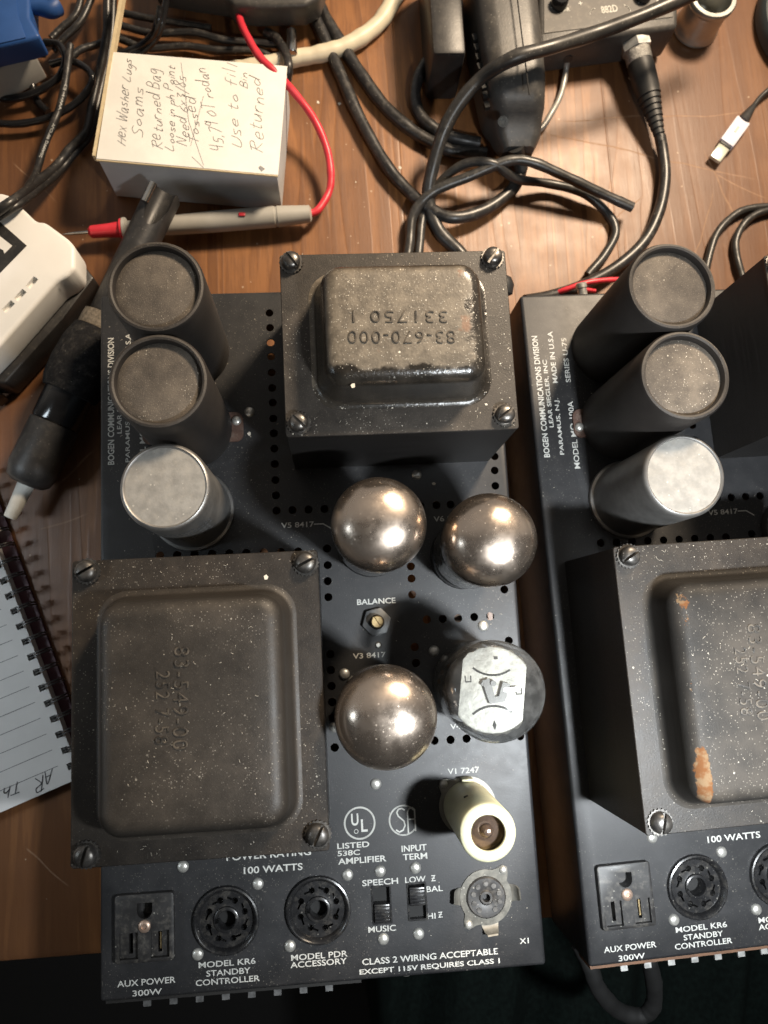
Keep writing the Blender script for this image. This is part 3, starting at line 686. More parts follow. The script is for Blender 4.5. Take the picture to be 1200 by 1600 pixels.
# clear tube
w = at(776, 1081, TOPZ+.073); root = empty('clear_tube', (w.x, w.y, TOPZ+.004), 'clear glass tube showing a pale mica disc and dark brackets inside', 'vacuum tube')
r, zw = .0200, .066
MB().lathe([(.0140,0),(.0165,.0005),(.0165,.009),(.0158,.0105),(.0140,.0108)], seg=40).build('tube_base', M_BAKE, root)
pf = [(.0150,.0108),(r*.92,.013),(r*.97,.020),(r*.985,zw-.02),(r,zw-.004)]
for k in range(1, 11):
    a = math.pi/2*k/10; pf.append((r*math.cos(a)**.6 if k < 10 else 0, zw+r*.42*math.sin(a)))
MB().lathe(pf, seg=64).build('glass_envelope', M_GLASS, root)
zm = zw-.004; B = MB(); pts = []; n = 96
for k in range(n):
    a = 2*math.pi*k/n; rr = .0172+(.0005 if (k//2) % 2 else 0); x, y = rr*math.cos(a), rr*math.sin(a)
    x = max(-.0132, min(.0128, x)); pts.append((x, y))
mr = Matrix.Rotation(math.radians(-9), 4, 'Z'); pts = [(mr @ Vector((x,y,0))).xy for x, y in pts]
MI = MB().prism(pts, zm-.0003, zm).build('mica_disc', M_MICA, root)
B = MB()
def arc(cx, cy, rad, a0, a1, wd):
    P = [(cx+rad*math.cos(math.radians(a0+(a1-a0)*k/10)), cy+rad*math.sin(math.radians(a0+(a1-a0)*k/10))) for k in range(11)]
    B.ribbon(P, wd, zm+.00015)
arc(.0010,.0185,.0125,228,300,.0008); arc(-.0010,-.0185,.0125,52,128,.0009)
B.prism([(-.0012,-.0135),(-.0004,-.0115),(.0004,-.0135),(-.0004,-.0155)], zm, zm+.0002); B.box((.002,.0128,zm+.0001),(.0016,.0012,.0002))
for x, y in ((-.0098,.004),(.0104,-.002)): B.box((x,y,zm+.0001),(.0024,.0005,.0002)); B.box((x-.0011,y+.0012,zm+.0001),(.0004,.0024,.0002)); B.box((x+.0011,y+.0012,zm+.0001),(.0004,.0024,.0002))
B.build('mica_slots', M_HOLE, MI, smooth=0, norm=False)
B = MB(); B.box((-.002,.0005,zm+.0018),(.0030,.0085,.0007),rz=.25); B.box((.0042,.0000,zm+.0018),(.0030,.0060,.0007),rz=-.35); B.box((.001,-.0035,zm+.0016),(.0066,.0024,.0007),rz=.1); B.cyl((-.0002,.003,zm),.0012,.003,12); B.cyl((-.004,.003,zm),.0009,.002,12)
B.build('getter_bracket', plain('dark nickel bracket', (.06,.058,.055), .35, .8), root)
MB().box((.0068,.0002,zm+.0022),(.0060,.0016,.0004),rz=.02).build('bright_strap', M_CHROME, root)
MB().lathe([(.0118,.012),(.0130,.014),(.0130,zm-.004),(.010,zm-.002)], seg=24).build('anode', M_PLATE, root)
# shielded small tube
w = at(763, 1302, TOPZ+.052); root = empty('shielded_tube', (w.x, w.y, TOPZ), 'small tube inside a cream cylindrical shield with an open top', 'vacuum tube')
R_ = .0117; H_ = .052
MB().lathe([(R_*.98,.0008),(R_,.004),(R_,H_-.0016),(R_-.0006,H_-.0005),(R_-.0018,H_),(.0074,H_),(.0070,H_-.0005),(.0070,H_-.0012),(R_-.0018,H_-.002),(R_-.001,.0008)], seg=56, closed=True).build('shield', M_SHIELD, root)
B = MB(); n = 40; an = math.radians(135); pts = []
for k in range(n):
    a = 2*math.pi*k/n; q = .0135; d = math.cos(2*(a-an)); q += max(0, (d-.86)/.14)*.0040; pts.append((q*math.cos(a), q*math.sin(a)))
B.prism(pts, .0002, .0012); SD = B.build('saddle', M_STEEL, root)
MB().lathe([(.0019,.0012),(.0018,.0018),(.001,.0024),(0,.0025)], (.0152*math.cos(an),.0152*math.sin(an),0), 14).build('rivet', M_RIVET, SD)
MB().box((0, .0126, .0035), (.0055,.0012,.0070), bev=.0004).build('shield_clip', M_SHIELD, root)
B = MB(); B.prism([(-.0022,0),(.0022,0),(0,.0030)], 0, .0008); 
for v in B.bm.verts: v.co = Vector((v.co.x-.0040, R_-.0006+v.co.z*.9-.0009, H_*.62-v.co.y))
B.build('shield_notch', M_HOLE, root)
MB().lathe([(.0095,.004),(.0098,.006),(.0098,H_-.013),(.0085,H_-.008),(.0050,H_-.0055),(.0030,H_-.0045),(.0022,H_-.0020),(.0012,H_-.0008),(0,H_-.0006)], seg=36).build('glass_tip', plain('brownish silvered glass', (.28,.20,.16), .16, .75, .2, 200, **{'Coat Weight': .6}), root)

# ------------------------------------------------------------------ things on the bench
def cord(name, pts, r, m, label, catg='cable', group=None, seg=12):
    P = [at(x, y, z) for x, y, z in pts]; ph = random.uniform(0, 6); o = MB().tube(P, lambda t: r*(1+.035*math.sin(t*41+ph)+.03*math.sin(t*97+2*ph)), seg).build(name, m, origin=Vector((P[len(P)//2].x, P[len(P)//2].y, 0))); return tag(o, label, catg, group)
# --- cardboard box with handwriting
HB = .040
q = [at(x, y, HB) for x, y in ((152,247),(433,272),(447,104),(178,82))]
cb = empty('cardboard_box', (*((q[0]+q[2])/2).xy, 0), 'small white cardboard box covered in pencil handwriting', 'box')
bo = cb.location
B = MB(); B.prism([(v.x, v.y) for v in q], .0008, HB-.0007, bev=.0003, seg=1); B.build('carton', M_CARDSHADE, cb, origin=bo)
cen = (q[0]+q[2])/2
B = MB(); B.prism([tuple((v+(v-cen).normalized()*.0008).xy) for v in q], HB-.0006, HB, bev=.0002, seg=1); B.build('lid', M_CARD, cb, origin=bo)
e1 = (q[3]-q[0]).normalized(); e0 = (q[1]-q[0]).normalized()
B = MB(); a = q[0]-e0*.0016+e1*.001; b_ = q[3]+e1*.045-e0*.0006
B.prism([tuple((a-e0*.0012).xy), tuple((a+e0*.0002).xy), tuple((b_+e0*.0012).xy), tuple((b_-e0*.0010).xy)], HB-.0045, HB+.0006); B.build('side_flap', M_CARDEDGE, cb, origin=bo)
B = MB(); B.box(tuple((q[0]+q[1])/2-e1*.0010+Vector((0,0,-.0007))), ((q[1]-q[0]).length+.001, .0005, .0012), rz=math.atan2(e0.y,e0.x)); B.build('front_edge', M_CARDEDGE, cb, origin=bo)
GL = {'H':[[(0,0),(.1,1)],[(.55,0),(.65,1)],[(.05,.5),(.6,.55)]],'e':[[(0,.28),(.4,.34),(.35,.55),(.15,.55),(.0,.3),(.12,.03),(.45,.1)]],'x':[[(0,.5),(.4,0)],[(.4,.5),(0,0)]],
'W':[[(0,1),(.2,0),(.4,.7),(.6,0),(.8,1)]],'a':[[(.4,.5),(.1,.5),(0,.2),(.15,0),(.4,.4),(.4,0),(.5,.05)]],'s':[[(.35,.5),(.05,.45),(.1,.28),(.3,.2),(.3,.03),(0,.02)]],'h':[[(0,1),(0,0)],[(0,.3),(.2,.5),(.35,.4),(.4,0)]],
'r':[[(0,.5),(0,0)],[(0,.3),(.15,.5),(.35,.48)]],'L':[[(.1,1),(0,0),(.55,.05)]],'u':[[(0,.5),(.02,.1),(.2,0),(.4,.3),(.4,.5),(.42,0)]],'g':[[(.4,.5),(.1,.5),(0,.25),(.2,.1),(.4,.4),(.38,-.35),(.1,-.4)]],
'S':[[(.5,.9),(.25,1),(.05,.8),(.2,.55),(.42,.35),(.35,.05),(0,.05)]],'o':[[(.2,.5),(0,.25),(.15,0),(.4,.2),(.25,.5)]],'m':[[(0,.5),(0,0)],[(0,.3),(.15,.5),(.25,.3),(.25,0)],[(.25,.3),(.4,.5),(.5,.3),(.52,0)]],
'R':[[(0,0),(.1,1)],[(-.1,.9),(.4,1),(.5,.7),(.1,.5),(.6,0)]],'t':[[(.15,.9),(.15,.05),(.35,.05)],[(0,.6),(.35,.62)]],'n':[[(0,.5),(0,0)],[(0,.3),(.2,.5),(.35,.35),(.38,0)]],'d':[[(.4,.4),(.1,.5),(0,.2),(.2,0),(.42,.3),(.45,1),(.45,0)]],
'i':[[(.05,.5),(.05,0)],[(.07,.7),(.08,.72)]],'p':[[(0,.5),(0,-.45)],[(0,.4),(.3,.5),(.35,.15),(.02,.05)]],'B':[[(0,0),(.05,1),(.4,.9),(.35,.6),(.05,.52),(.45,.4),(.4,.05),(0,0)]],'N':[[(0,0),(.05,1),(.5,.05),(.55,1)]],
'P':[[(0,0),(.05,1),(.45,.95),(.45,.6),(.05,.5)]],'6':[[(.35,1),(.05,.5),(.05,.1),(.3,0),(.4,.3),(.1,.4)]],'3':[[(0,.95),(.35,.95),(.15,.6),(.4,.4),(.3,.05),(0,.05)]],'8':[[(.2,.5),(.0,.8),(.2,1),(.4,.8),(.0,.25),(.2,0),(.4,.2),(.2,.5)]],
'/':[[(0,-.1),(.35,1.05)]],'T':[[(0,1),(.6,1)],[(.3,1),(.28,0)]],'4':[[(.05,1),(0,.45),(.45,.45)],[(.4,1),(.38,0)]],'5':[[(.45,1),(.1,1),(.05,.6),(.35,.55),(.35,.1),(0,.05)]],'7':[[(0,1),(.45,1),(.15,0)]],'9':[[(.4,.8),(.15,1),(.05,.65),(.35,.6),(.42,1),(.35,0)]],
',':[[(.05,.1),(0,-.15)]],'O':[[(.25,1),(0,.5),(.2,0),(.5,.4),(.3,1)]],'U':[[(0,1),(.02,.1),(.3,0),(.5,.3),(.52,1)]],'f':[[(.4,.95),(.2,.9),(.15,0)],[(0,.5),(.35,.52)]],'l':[[(.05,1),(.05,0)]],'A':[[(0,0),(.3,1),(.55,0)],[(.1,.4),(.48,.42)]],'k':[[(0,1),(0,0)],[(.3,.5),(.02,.2),(.35,0)]],' ':[]}
def hand(B, s, p0, p1, h, w, z, slant=.42):
    d = (p1-p0); d.z = 0; L = d.length; d.normalize(); n = Vector((-d.y, d.x, 0))
    adv = [0.36 if c == ' ' else max([p[0] for st in GL[c] for p in st]+[.1])+.22 for c in s]; tot = sum(adv); k = L/tot; x = 0
    for c, ad in zip(s, adv):
        jy = random.uniform(-.14,.14); js = random.uniform(.75,1.25)
        for st in GL[c]:
            P = [p0+d*((x+px+slant*py*h/k*0)*k+slant*py*h)+n*((py*js+jy)*h) for px, py in st]
            P = cat([Vector((v.x, v.y, 0)) for v in P], 4) if len(P) > 2 else P
            B.ribbon([(v.x, v.y) for v in P], w, z)
        x += ad
B = MB()
for s_, a, b_, h in (('Hex Washer Lugs',(196,228),(207,92),.0048),('Soams',(222,215),(226,135),.0052),('Returned Bag',(254,233),(248,106),.0050),('Loose in ph Point',(272,236),(272,102),.0040),
        ('Need 6x3/8s',(294,228),(292,118),.0046),('Tossed',(312,226),(305,150),.0046),('45,79 OT rodan',(352,235),(322,104),.0048),('Use to fill',(376,231),(369,98),.0052),('Bin',(386,138),(386,112),.0040),('Returned',(413,238),(408,120),.0060)):
    hand(B, s_, at(*a, HB), at(*b_, HB), h*1.25, .00038, HB+.0001)
for a, b_ in (((300,245),(318,262)),((283,98),(295,190)),((295,190),(318,258)),((298,228),(318,150))):
    B.ribbon([at(*a, HB).xy, at(*b_, HB).xy], .0003, HB+.00012)
B.build('handwriting', M_PENCIL, cb, origin=bo, smooth=0, norm=False)
B = MB(); B.prism([at(x,y,HB).xy for x, y in ((404,262),(407,259),(414,264),(409,268))], HB, HB+.0003); B.build('torn_nick', M_PENCIL, cb, origin=bo)

# --- test probe and its red lead
pa, pb = at(98,366,.010), at(487,334,.012); ax = (pb-pa).normalized(); Lp = (pb-pa).length
root = empty('test_probe', (pa.x, pa.y, 0), 'grey meter probe with red collar and metal tip in front of the box', 'test probe')
def along(prof, name, m, parent=root, c=pa, axd=ax, seg=28): return MB().lathe(prof, c, seg, axis=axd).build(name, m, parent, origin=root.location)
k = Lp/389.0
along([(.0002,0),(.0009,.004),(.0010,44*k)], 'metal_tip', M_CHROME)
along([(.0022,40*k),(.0036,44*k),(.0040,70*k),(.0046,88*k),(.0062,90*k),(.0062,93*k)], 'red_collar', M_RED)
along([(.0062,93*k),(.0066,94*k),(.0066,99*k),(.0046,101*k),(.0046,150*k),(.0056,165*k),(.0062,230*k),(.0062,330*k),(.0058,331*k),(.0058,334*k),(.0062,335*k),(.0050,386*k),(.0030,389*k)], 'grip', M_GREY)
m_ = at(378, 335, .018); MB().box((m_.x, m_.y, .0180), (.0040,.0024,.0012), bev=.0005).build('red_mark', M_RED, root, origin=root.location)
cord('red_cable', [(480,335,12),(497,328,12),(514,300,14),(517,270,18),(510,230,22),(490,185,28),(455,140,36),(432,118,42),(405,90,44),(388,60,40),(375,35,34)][0:11] and [(a,b_,c/1000) for a,b_,c in [(480,335,12),(497,328,12),(514,300,12),(517,270,14),(510,230,17),(490,185,22),(460,145,30),(432,115,38),(405,88,38),(386,56,28),(376,34,20),(372,14,19)]], .0023, M_RED, 'red meter lead curving round the right end of the cardboard box')

# --- black tool with foam grip and white nozzle
ta, tb = at(258, 300, .030), at(24, 792, .016); tx = (tb-ta).normalized(); Lt = (tb-ta).length
root = empty('desoldering_pump', (*((ta+tb)/2).xy, 0), 'black hand pump with foam sleeve and white nozzle leaning by the left deck edge', 'hand tool')
U = lambda y: (y-300)/(792-300)*Lt
hs = MB().lathe([(.0085,0),(.0100,U(306)),(.0098,U(400)),(.0096,U(512)),(.006,U(513))], ta, 40, axis=tx).build('shaft', M_BLKPLASTIC, root, origin=root.location)
cut = MB(); side = tx.cross(Vector((0,0,1))).normalized()
cq = ta - root.location + Vector((0,0,.0062))+side*-.002; cut.lathe([(.0066,-.01),(.0066,.012),(.0045,.022),(.001,.030)], cq, 24, axis=tx); boolcut(hs, cut)
def seg_(prof, name, m): return MB().lathe([(r_, U(y_)) for r_, y_ in prof], ta, 44, axis=tx).build(name, m, root, origin=root.location)
seg_([(.0090,498),(.0118,500),(.0122,508),(.0124,522),(.010,523)], 'tape_band', M_TAN)
seg_([(.0100,521),(.0135,523),(.0160,545),(.0172,580),(.0168,606),(.0150,620),(.010,622)], 'foam_sleeve', M_FOAM)
seg_([(.010,618),(.0132,619),(.0132,664),(.0126,666),(.010,667)], 'gloss_barrel', M_GLOSS)
seg_([(.010,665),(.0134,667),(.0136,735),(.0118,752),(.0085,758),(.005,759)], 'knurled_barrel', M_BLKPLASTIC)
seg_([(.0040,756),(.0046,758),(.0036,808),(.0024,809)], 'nozzle', plain('white nozzle', (.66,.66,.62), .4))
tp = at(240, 286, .041); MB().tube([tp, tp+tx*.012], .0022, 12, smooth=False).build('valve_stub', M_CHROME, root, origin=root.location)

# --- white charger with black base at the left edge
root = empty('white_device', (*at(20,440,0).xy, 0), 'white plastic device with vent slots on a black finned base', 'device')
HW = .046
def poly(pts, z): return [at(x, y, z).xy for x, y in pts]
top = [(-160,395),(-60,310),(0,300),(14,304),(32,322),(56,345),(70,346),(108,374),(117,386),(117,420),(104,432),(88,440),(0,540),(-60,600),(-200,560)]
wd = MB().prism(poly(top, HW)[::-1], .024, HW, bev=.0022, seg=3).build('shell', M_WHITE, root, origin=root.location)
cut = MB(M := Matrix.Translation(-root.location))
for a, b_ in (((41,452),(59,431)),((22,471),(41,451)),((3,489),(23,469))):
    p0, p1 = at(*a, HW), at(*b_, HW); d = (p1-p0); cut.box((*((p0+p1)/2).xy, HW), (d.length*.72, .0030, .006), rz=math.atan2(d.y, d.x))
boolcut(wd, cut)
MB().prism(poly([(-150,420),(-10,338),(42,384),(0,427),(-40,470)], HW)[::-1], HW-.001, HW+.0002).build('label_panel', M_BLKPLASTIC, root, origin=root.location)
MB().prism(poly([(-20,355),(0,369),(19,384),(7,396),(5,391),(0,388),(-20,375)], HW+.0004)[::-1], HW, HW+.0004).build('label_mark', M_WHITE, root, origin=root.location)
MB().prism(poly([(-200,430),(0,330),(100,400),(128,410),(148,436),(100,500),(10,600),(-200,600)], .022)[::-1], .003, .0238, bev=.0015).build('base', M_BLKPLASTIC, root, origin=root.location)
for k in range(6):
    q0 = at(95-k*20, 520+k*20, .010); MB().box((q0.x, q0.y, .009), (.0062,.0050,.014), rz=math.radians(45), bev=.0006).build('fin', M_BLKPLASTIC, root, origin=root.location)

# --- blue clamp at the top left corner
root = empty('blue_clamp', (*at(20,40,0).xy, 0), 'blue plastic tool body with a grey foot in the top left corner', 'tool')
HBm = .050
MB().prism(poly([(-90,-80),(45,-80),(46,26),(63,56),(40,63),(-90,92)], HBm)[::-1], .034, HBm, bev=.002, seg=3).build('body', M_BLUE, root, origin=root.location)
MB().prism(poly([(-90,96),(40,64),(52,78),(0,108),(-90,142)], .030)[::-1], .006, .030, bev=.0015).build('foot', M_GREY, root, origin=root.location)
P = [at(40,10,.045), at(62,12,.044), at(78,14,.043), at(87,8,.042)]; MB().tube(P, lambda t: .0035+.0025*t, 14).build('arm', M_BLUE, root, origin=root.location)
MB().prism(poly([(-90,-60),(18,-60),(28,24),(40,58),(-90,88)], HBm+.0006)[::-1], HBm-.001, HBm+.0006, bev=.0003).build('cover_panel', M_BLUE, root, origin=root.location)

# --- black device along the top edge
root = empty('power_brick', (*at(380,0,0).xy, 0), 'dusty black device behind the box with the red lead coming out', 'device')
MB().prism(poly([(233,-110),(238,-24),(300,-13),(355,-5),(362,6),(400,10),(478,8),(500,-4),(512,-40),(518,-110)], .028)[::-1], .010, .028, bev=.003, seg=3).build('body', M_DEVICE, root, origin=root.location)
MB().prism(poly([(300,-120),(300,-38),(345,-26),(400,-20),(470,-22),(490,-38),(492,-120)], .0295)[::-1], .027, .0295, bev=.0008).build('lid', M_BLKPLASTIC, root, origin=root.location)
MB().cyl(tuple(at(455,48,.010)), .0034, .018, 18, .0006, axis=(0,-1,.1)).build('jack', M_CHROME, root, origin=root.location)

# --- cables
mm = lambda L: [(a, b_, c/1000) for a, b_, c in L]
cord('white_cable', mm([(660,-60,8),(620,-8,7),(592,36,6),(548,68,6),(500,84,6),(455,92,6),(405,103,6),(360,110,6)]), .0052, M_CREAM, 'thick cream cable curving across the top behind the box')
cord('tool_cable', mm([(1180,-60,66),(1110,-22,66),(1010,22,64),(930,52,60),(860,74,64),(800,92,62),(745,128,48),(700,190,34),(676,262,20),(670,312,10),(686,360,6),(716,392,6),(760,440,6)]), .0040, M_CORD_GREY, 'thick black cable looping over the tool handle and down to the centre transformer')
cord('black_cable', mm([(814,232,14),(815,262,9),(800,296,7),(757,328,8),(708,340,10),(668,324,8),(630,290,6),(600,252,6),(560,180,6),(527,105,6),(497,38,6),(470,-20,6)]), .0038, M_CORD, 'black cord curling from the tool handle back to the top edge')
cord('black_cable', mm([(760,240,5),(720,238,5),(690,230,5),(645,205,5),(600,165,5),(560,110,5),(525,55,5),(500,10,5),(485,-40,5)]), .0040, M_CORD, 'black cord running diagonally into the top edge, above its longer twin')
cord('black_cable', mm([(740,-20,6),(700,60,6),(664,100,6),(648,145,6),(660,185,6),(700,212,6),(750,224,6)]), .0038, M_CORD, 'short black cord bent in a C left of the tool handle')
cord('knotted_cable', mm([(634,420,6),(640,380,7),(646,335,9),(676,300,14),(735,275,20),(792,252,24),(830,253,24),(880,274,20),(935,300,15),(988,324,11)]), .0031, M_CORD_GREY, 'black cable with its cut end pointing right, upper strand of the knot', group=None)
cord('knotted_cable', mm([(652,420,5),(656,380,5),(662,335,5),(688,285,10),(728,256,20),(772,256,24),(806,279,15),(858,287,8),(908,300,8),(946,330,4),(962,362,4),(945,398,4),(918,430,4)]), .0028, M_CORD_GREY, 'black cable of the knot that sags back down in a loop')
cord('grey_cable', mm([(886,84,14),(884,112,6),(876,148,4),(862,176,4),(842,204,4),(800,225,4)]), .0019, plain('grey lead', (.30,.29,.27), .35, .3), 'thin grey lead between the station and the tool handle')
cord('thin_cable', mm([(1100,440,4),(1108,400,4),(1122,362,4),(1152,333,4),(1185,324,4),(1240,322,4)]), .0024, M_CORD_GREY, 'thin black cord beside the right capacitors, outer of two')
cord('thin_cable', mm([(1162,440,4),(1152,405,4),(1150,375,4),(1166,346,4),(1195,330,4),(1240,325,4)]), .0024, M_CORD_GREY, 'thin black cord beside the right capacitors, inner of two')
cord('red_wire', mm([(860,462,12),(885,452,18),(920,441,20),(965,437,18),(1010,440,14)]), .0016, M_RED, 'thin red wire lying behind the right amplifier', 'wire')
cord('red_wire', mm([(850,466,8),(880,458,10),(905,452,12),(930,455,10)]), .0013, M_RED, 'short dark red wire end behind the right amplifier deck', 'wire')
p = at(913,452,.055); tag(MB().lathe([(.0026,0),(.0026,.010),(.0030,.0103),(.0030,.0125),(.0022,.0132),(0,.0133)], (0,0,0), 20, axis=(-.15,.95,.25)).build('binding_post', M_SOLDER, origin=None), 'pale metal post sticking out behind the right amplifier', 'terminal').location = (p.x+.001, p.y-.008, .050)
# left hand tangle
cord('loose_cable', mm([(172,-40,26),(168,0,24),(167,45,20),(160,92,14),(151,132,10),(142,172,9),(134,206,9),(108,234,8),(87,260,10),(54,288,28),(22,312,52),(-10,334,54),(-50,352,54)]), .0026, M_CORD, 'black cord from the top edge down past the box onto the white device')
cord('loose_cable', mm([(180,-40,18),(177,0,16),(175,45,13),(168,92,9),(159,132,6),(150,172,5),(140,210,5),(116,240,5),(94,266,7),(60,296,26),(28,320,50),(-10,342,50),(-50,360,50)]), .0023, M_CORD, 'black cord hugging the left side of the cardboard box')
cord('loose_cable', mm([(-40,188,8),(0,193,8),(34,193,8),(76,184,9),(113,165,11),(137,141,14),(144,120,16),(131,104,16),(106,95,14),(80,100,10)]), .0022, M_GLOSS, 'glossy black cord making the largest open loop at the left')
cord('loose_cable', mm([(70,66,12),(92,70,14),(102,91,14),(96,115,13),(76,133,11),(44,149,9),(8,154,8),(-14,140,8),(-8,112,8),(30,86,8),(70,84,8)]), .0023, M_GLOSS, 'glossy black cord coiled in a small ring below the blue tool')
cord('loose_cable', mm([(48,88,8),(47,110,8),(52,140,6),(60,160,4),(75,175,4)]), .0023, M_GLOSS, 'short glossy black cord crossing inside the small coil')
pc_ = mm([(110,70,20),(107,93,20),(102,130,20),(93,169,20),(82,197,19),(67,234,17),(56,271,22),(39,299,40),(19,314,52),(-20,335,54)])
o = cord('printed_cable', pc_, .0022, M_CORD, 'black cord with tiny white printed letters along it')
B = MB()
def along_text(s, a, b_, z):
    p0, p1 = at(*a, z), at(*b_, z); d = p1-p0; text_mesh(B, s, tuple((p0+p1)/2-o.location), d.length, .0017, math.atan2(d.y, d.x), bold=.01)
along_text('20AWG', (63,246), (74,220), .0218); along_text('80\u00b0CUY', (74,217), (85,193), .0220); along_text('VW-1  E3', (93,172), (103,132), .0226)
B.build('cord_print', M_PRINT, o, smooth=0, norm=False)
for i, L in enumerate(([(250,10,30),(246,35,26),(238,55,18),(218,72,10),(195,82,8),(170,90,6)],[(260,0,28),(252,38,22),(243,60,14),(222,80,8),(195,92,6)],[(130,-20,10),(120,20,9),(95,45,8),(80,60,8)],[(150,-20,12),(128,30,12),(100,60,10),(84,80,8)],
        [(190,40,6),(240,52,6),(300,50,8),(350,62,8),(400,66,6),(440,70,6)],[(185,60,6),(230,75,5),(290,72,5),(340,78,6),(400,80,5),(440,98,4)],[(415,50,8),(432,60,10),(447,85,14),(451,105,16),(449,125,10)],[(190,20,7),(230,28,8),(280,36,7),(330,44,6)],[(105,96,12),(125,78,12),(150,70,10),(175,60,8)])):
    cord('tangled_cable', mm(L), (.0022 if i != 6 else .0028), M_GLOSS if i < 2 else M_CORD, ['glossy black cord curving out from under the black device','second glossy cord just inside the curved one behind the box','black cord slanting up beside the blue tool arm','black cord slanting to the top edge between blue tool and box','black cord lying across behind the box, nearest the black device','black cord lying straight along the back of the box','thin black cord arching round the right end of the cardboard box','black cord half under the front of the black device','black cord linking the left coil to the box flap'][i], group=None)

# --- black tool handle (upright in the top middle)
root = empty('power_tool', (*at(790,120,0).xy, 0), 'black plastic power tool handle with vent slots and cord grip', 'power tool')
L = []
for (py, xl, xr, z0_, z1_) in ((-60,720,832,.004,.056),(0,722,838,.004,.056),(60,728,845,.004,.055),(120,738,851,.004,.053),(150,744,853,.004,.051),(176,750,852,.004,.048),(192,757,850,.005,.044),(202,764,846,.006,.038),(222,772,842,.008,.030),(240,786,830,.011,.026)):
    pl_, pr_ = at(xl, py, z0_+.010), at(xr, py, z1_-.010); yy = at((xl+xr)/2, py, (z0_+z1_)/2).y; hw = (pr_.x-pl_.x)/2; hh = (z1_-z0_)/2
    L.append([((pl_.x+pr_.x)/2+x, yy, (z0_+z1_)/2+y) for x, y in rrect(hw, hh, min(hw, hh)*.55, 6)])
MB().loft(L).build('body', M_DEVICE, root, origin=root.location)
c = at(735,-10,.045); MB().box((c.x-.0145, c.y, .022), (.020,.075,.042), bev=.003).build('side_block', M_BLKPLASTIC, root, origin=root.location)
for k in range(8):
    p = at(742+k*2.6, 60+k*15, .040); MB().box((p.x, p.y, .0400), (.0030,.0040,.003), rz=.25).build('vent_slot', M_HOLE, root, origin=root.location)
seam = [at(806+k*3, -20+k*24, .0604-k*.0007)for k in range(8)]; MB().tube(seam, .0004, 6).build('seam', M_HOLE, root, origin=root.location)
p = at(786, 190, .046); MB().lathe([(.0030,0),(.0030,.001),(.0018,.001),(.0018,.0004),(0,.0004)], tuple(p), 18, axis=(-.2,-.5,.8)).build('recessed_screw', M_CHROME, root, origin=root.location)
P = [at(806,228,.024), at(811,246,.016), at(815,266,.010)]; MB().tube(P, lambda t: .0052-.0012*t, 16).build('cord_grip', M_RUBBER, root, origin=root.location)

# --- soldering station
HS = .030
q = [at(x, y, HS) for x, y in ((842,70),(1060,42),(1060,-70),(842,-70))]
root = empty('soldering_station', (*((q[0]+q[1])/2).xy, 0), 'dark soldering station with 882D printed on its panel', 'soldering station')
ro = root.location
MB().prism([v.xy for v in q], .003, HS, bev=.0030, seg=3).build('case', M_DEVICE, root, origin=ro)
pq = [at(x, y, HS+.0006) for x, y in ((850,52),(1052,26),(1052,-66),(850,-66))]
MB().prism([v.xy for v in pq], HS-.0005, HS+.0005, bev=.0002, seg=1).build('front_panel', plain('dark grey panel', (.085,.080,.075), .5, 0, .1, 60, dust=.15), root, origin=ro)
B = MB(); zp = HS+.0007; sl = math.atan2(*(lambda d: (d.y, d.x))(q[1]-q[0]))
for s_, px, py, w, h in (('882D',952,14,32,15),('AIR',885,15,13,8),('-',863,12,6,2),('+',907,5,8,8),('-',1000,4,8,2),('+',1028,1,7,7)):
    c = at(px, py, zp); text_mesh(B, s_, (c.x, c.y, zp), w*.00033, h*.00033, sl, bold=.02)
for cx, cy, a0, a1 in ((878,0,170,250),(932,22,100,180),(975,17,0,80),(1000,-8,200,280)):
    c = at(cx, cy, zp); B.ribbon([(c.x+.004*math.cos(math.radians(a0+(a1-a0)*k/8)), c.y+.004*math.sin(math.radians(a0+(a1-a0)*k/8))) for k in range(9)], .0007, zp)
for v in B.bm.verts: v.co -= ro
B.build('panel_print', M_PRINT, root, smooth=0, norm=False)
for px, py in ((877,-4),(1010,-16)):
    c = at(px, py, HS+.006); MB().lathe([(.0052,0),(.0050,.006),(.0042,.007),(0,.007)], (c.x,c.y,HS), 24).build('knob', M_GLOSS, root, origin=ro)
c = at(950,-14,HS); MB().box((c.x,c.y+.002,HS+.0006), (.018,.010,.0010), rz=sl, bev=.0003).build('display_window', plain('dark red window', (.05,.015,.012), .2), root, origin=ro)
c = at(886, 82, .014); MB().lathe([(.0065,0),(.0065,.003),(.0055,.005),(.0030,.006),(.0030,.009)], (c.x,c.y+.004,.014), 24, axis=(0,-1,0)).build('grommet', M_RUBBER, root, origin=ro)
# plug of the iron lead
ca, cb_ = at(993, 72, .019), at(1033, 222, .010); cx_ = (cb_-ca).normalized(); Lc = (cb_-ca).length
root = empty('iron_plug', (*ca.xy, 0), 'black ribbed plug and lead of the soldering iron with metal collar', 'plug'); ro = root.location
hx = [(.0095, 0), (.0095, .005)]; MB().lathe(hx, ca-cx_*.002, 6, axis=cx_).build('hex_nut', M_SOLDER, root, origin=ro, smooth=20)
MB().lathe([(.0080,.002),(.0080,.010),(.0074,.011)], ca, 28, axis=cx_).build('knurled_collar', plain('knurled steel', (.35,.34,.32), .45, .8, .5, 1500, bump=.9, bscale=2400), root, origin=ro)
pf = [(.0076,.010),(.0082,.014),(.0078,.028)]
for k in range(8):
    z = .030+k*(Lc-.034)/8; rr = .0074-.0038*k/7; pf += [(rr,z),(rr,z+.0024),(rr-.0010,z+.0027),(rr-.0010,z+.0042)]
pf += [(.0030,Lc)]
MB().lathe(pf, ca, 28, axis=cx_).build('strain_relief', M_RUBBER, root, origin=ro)
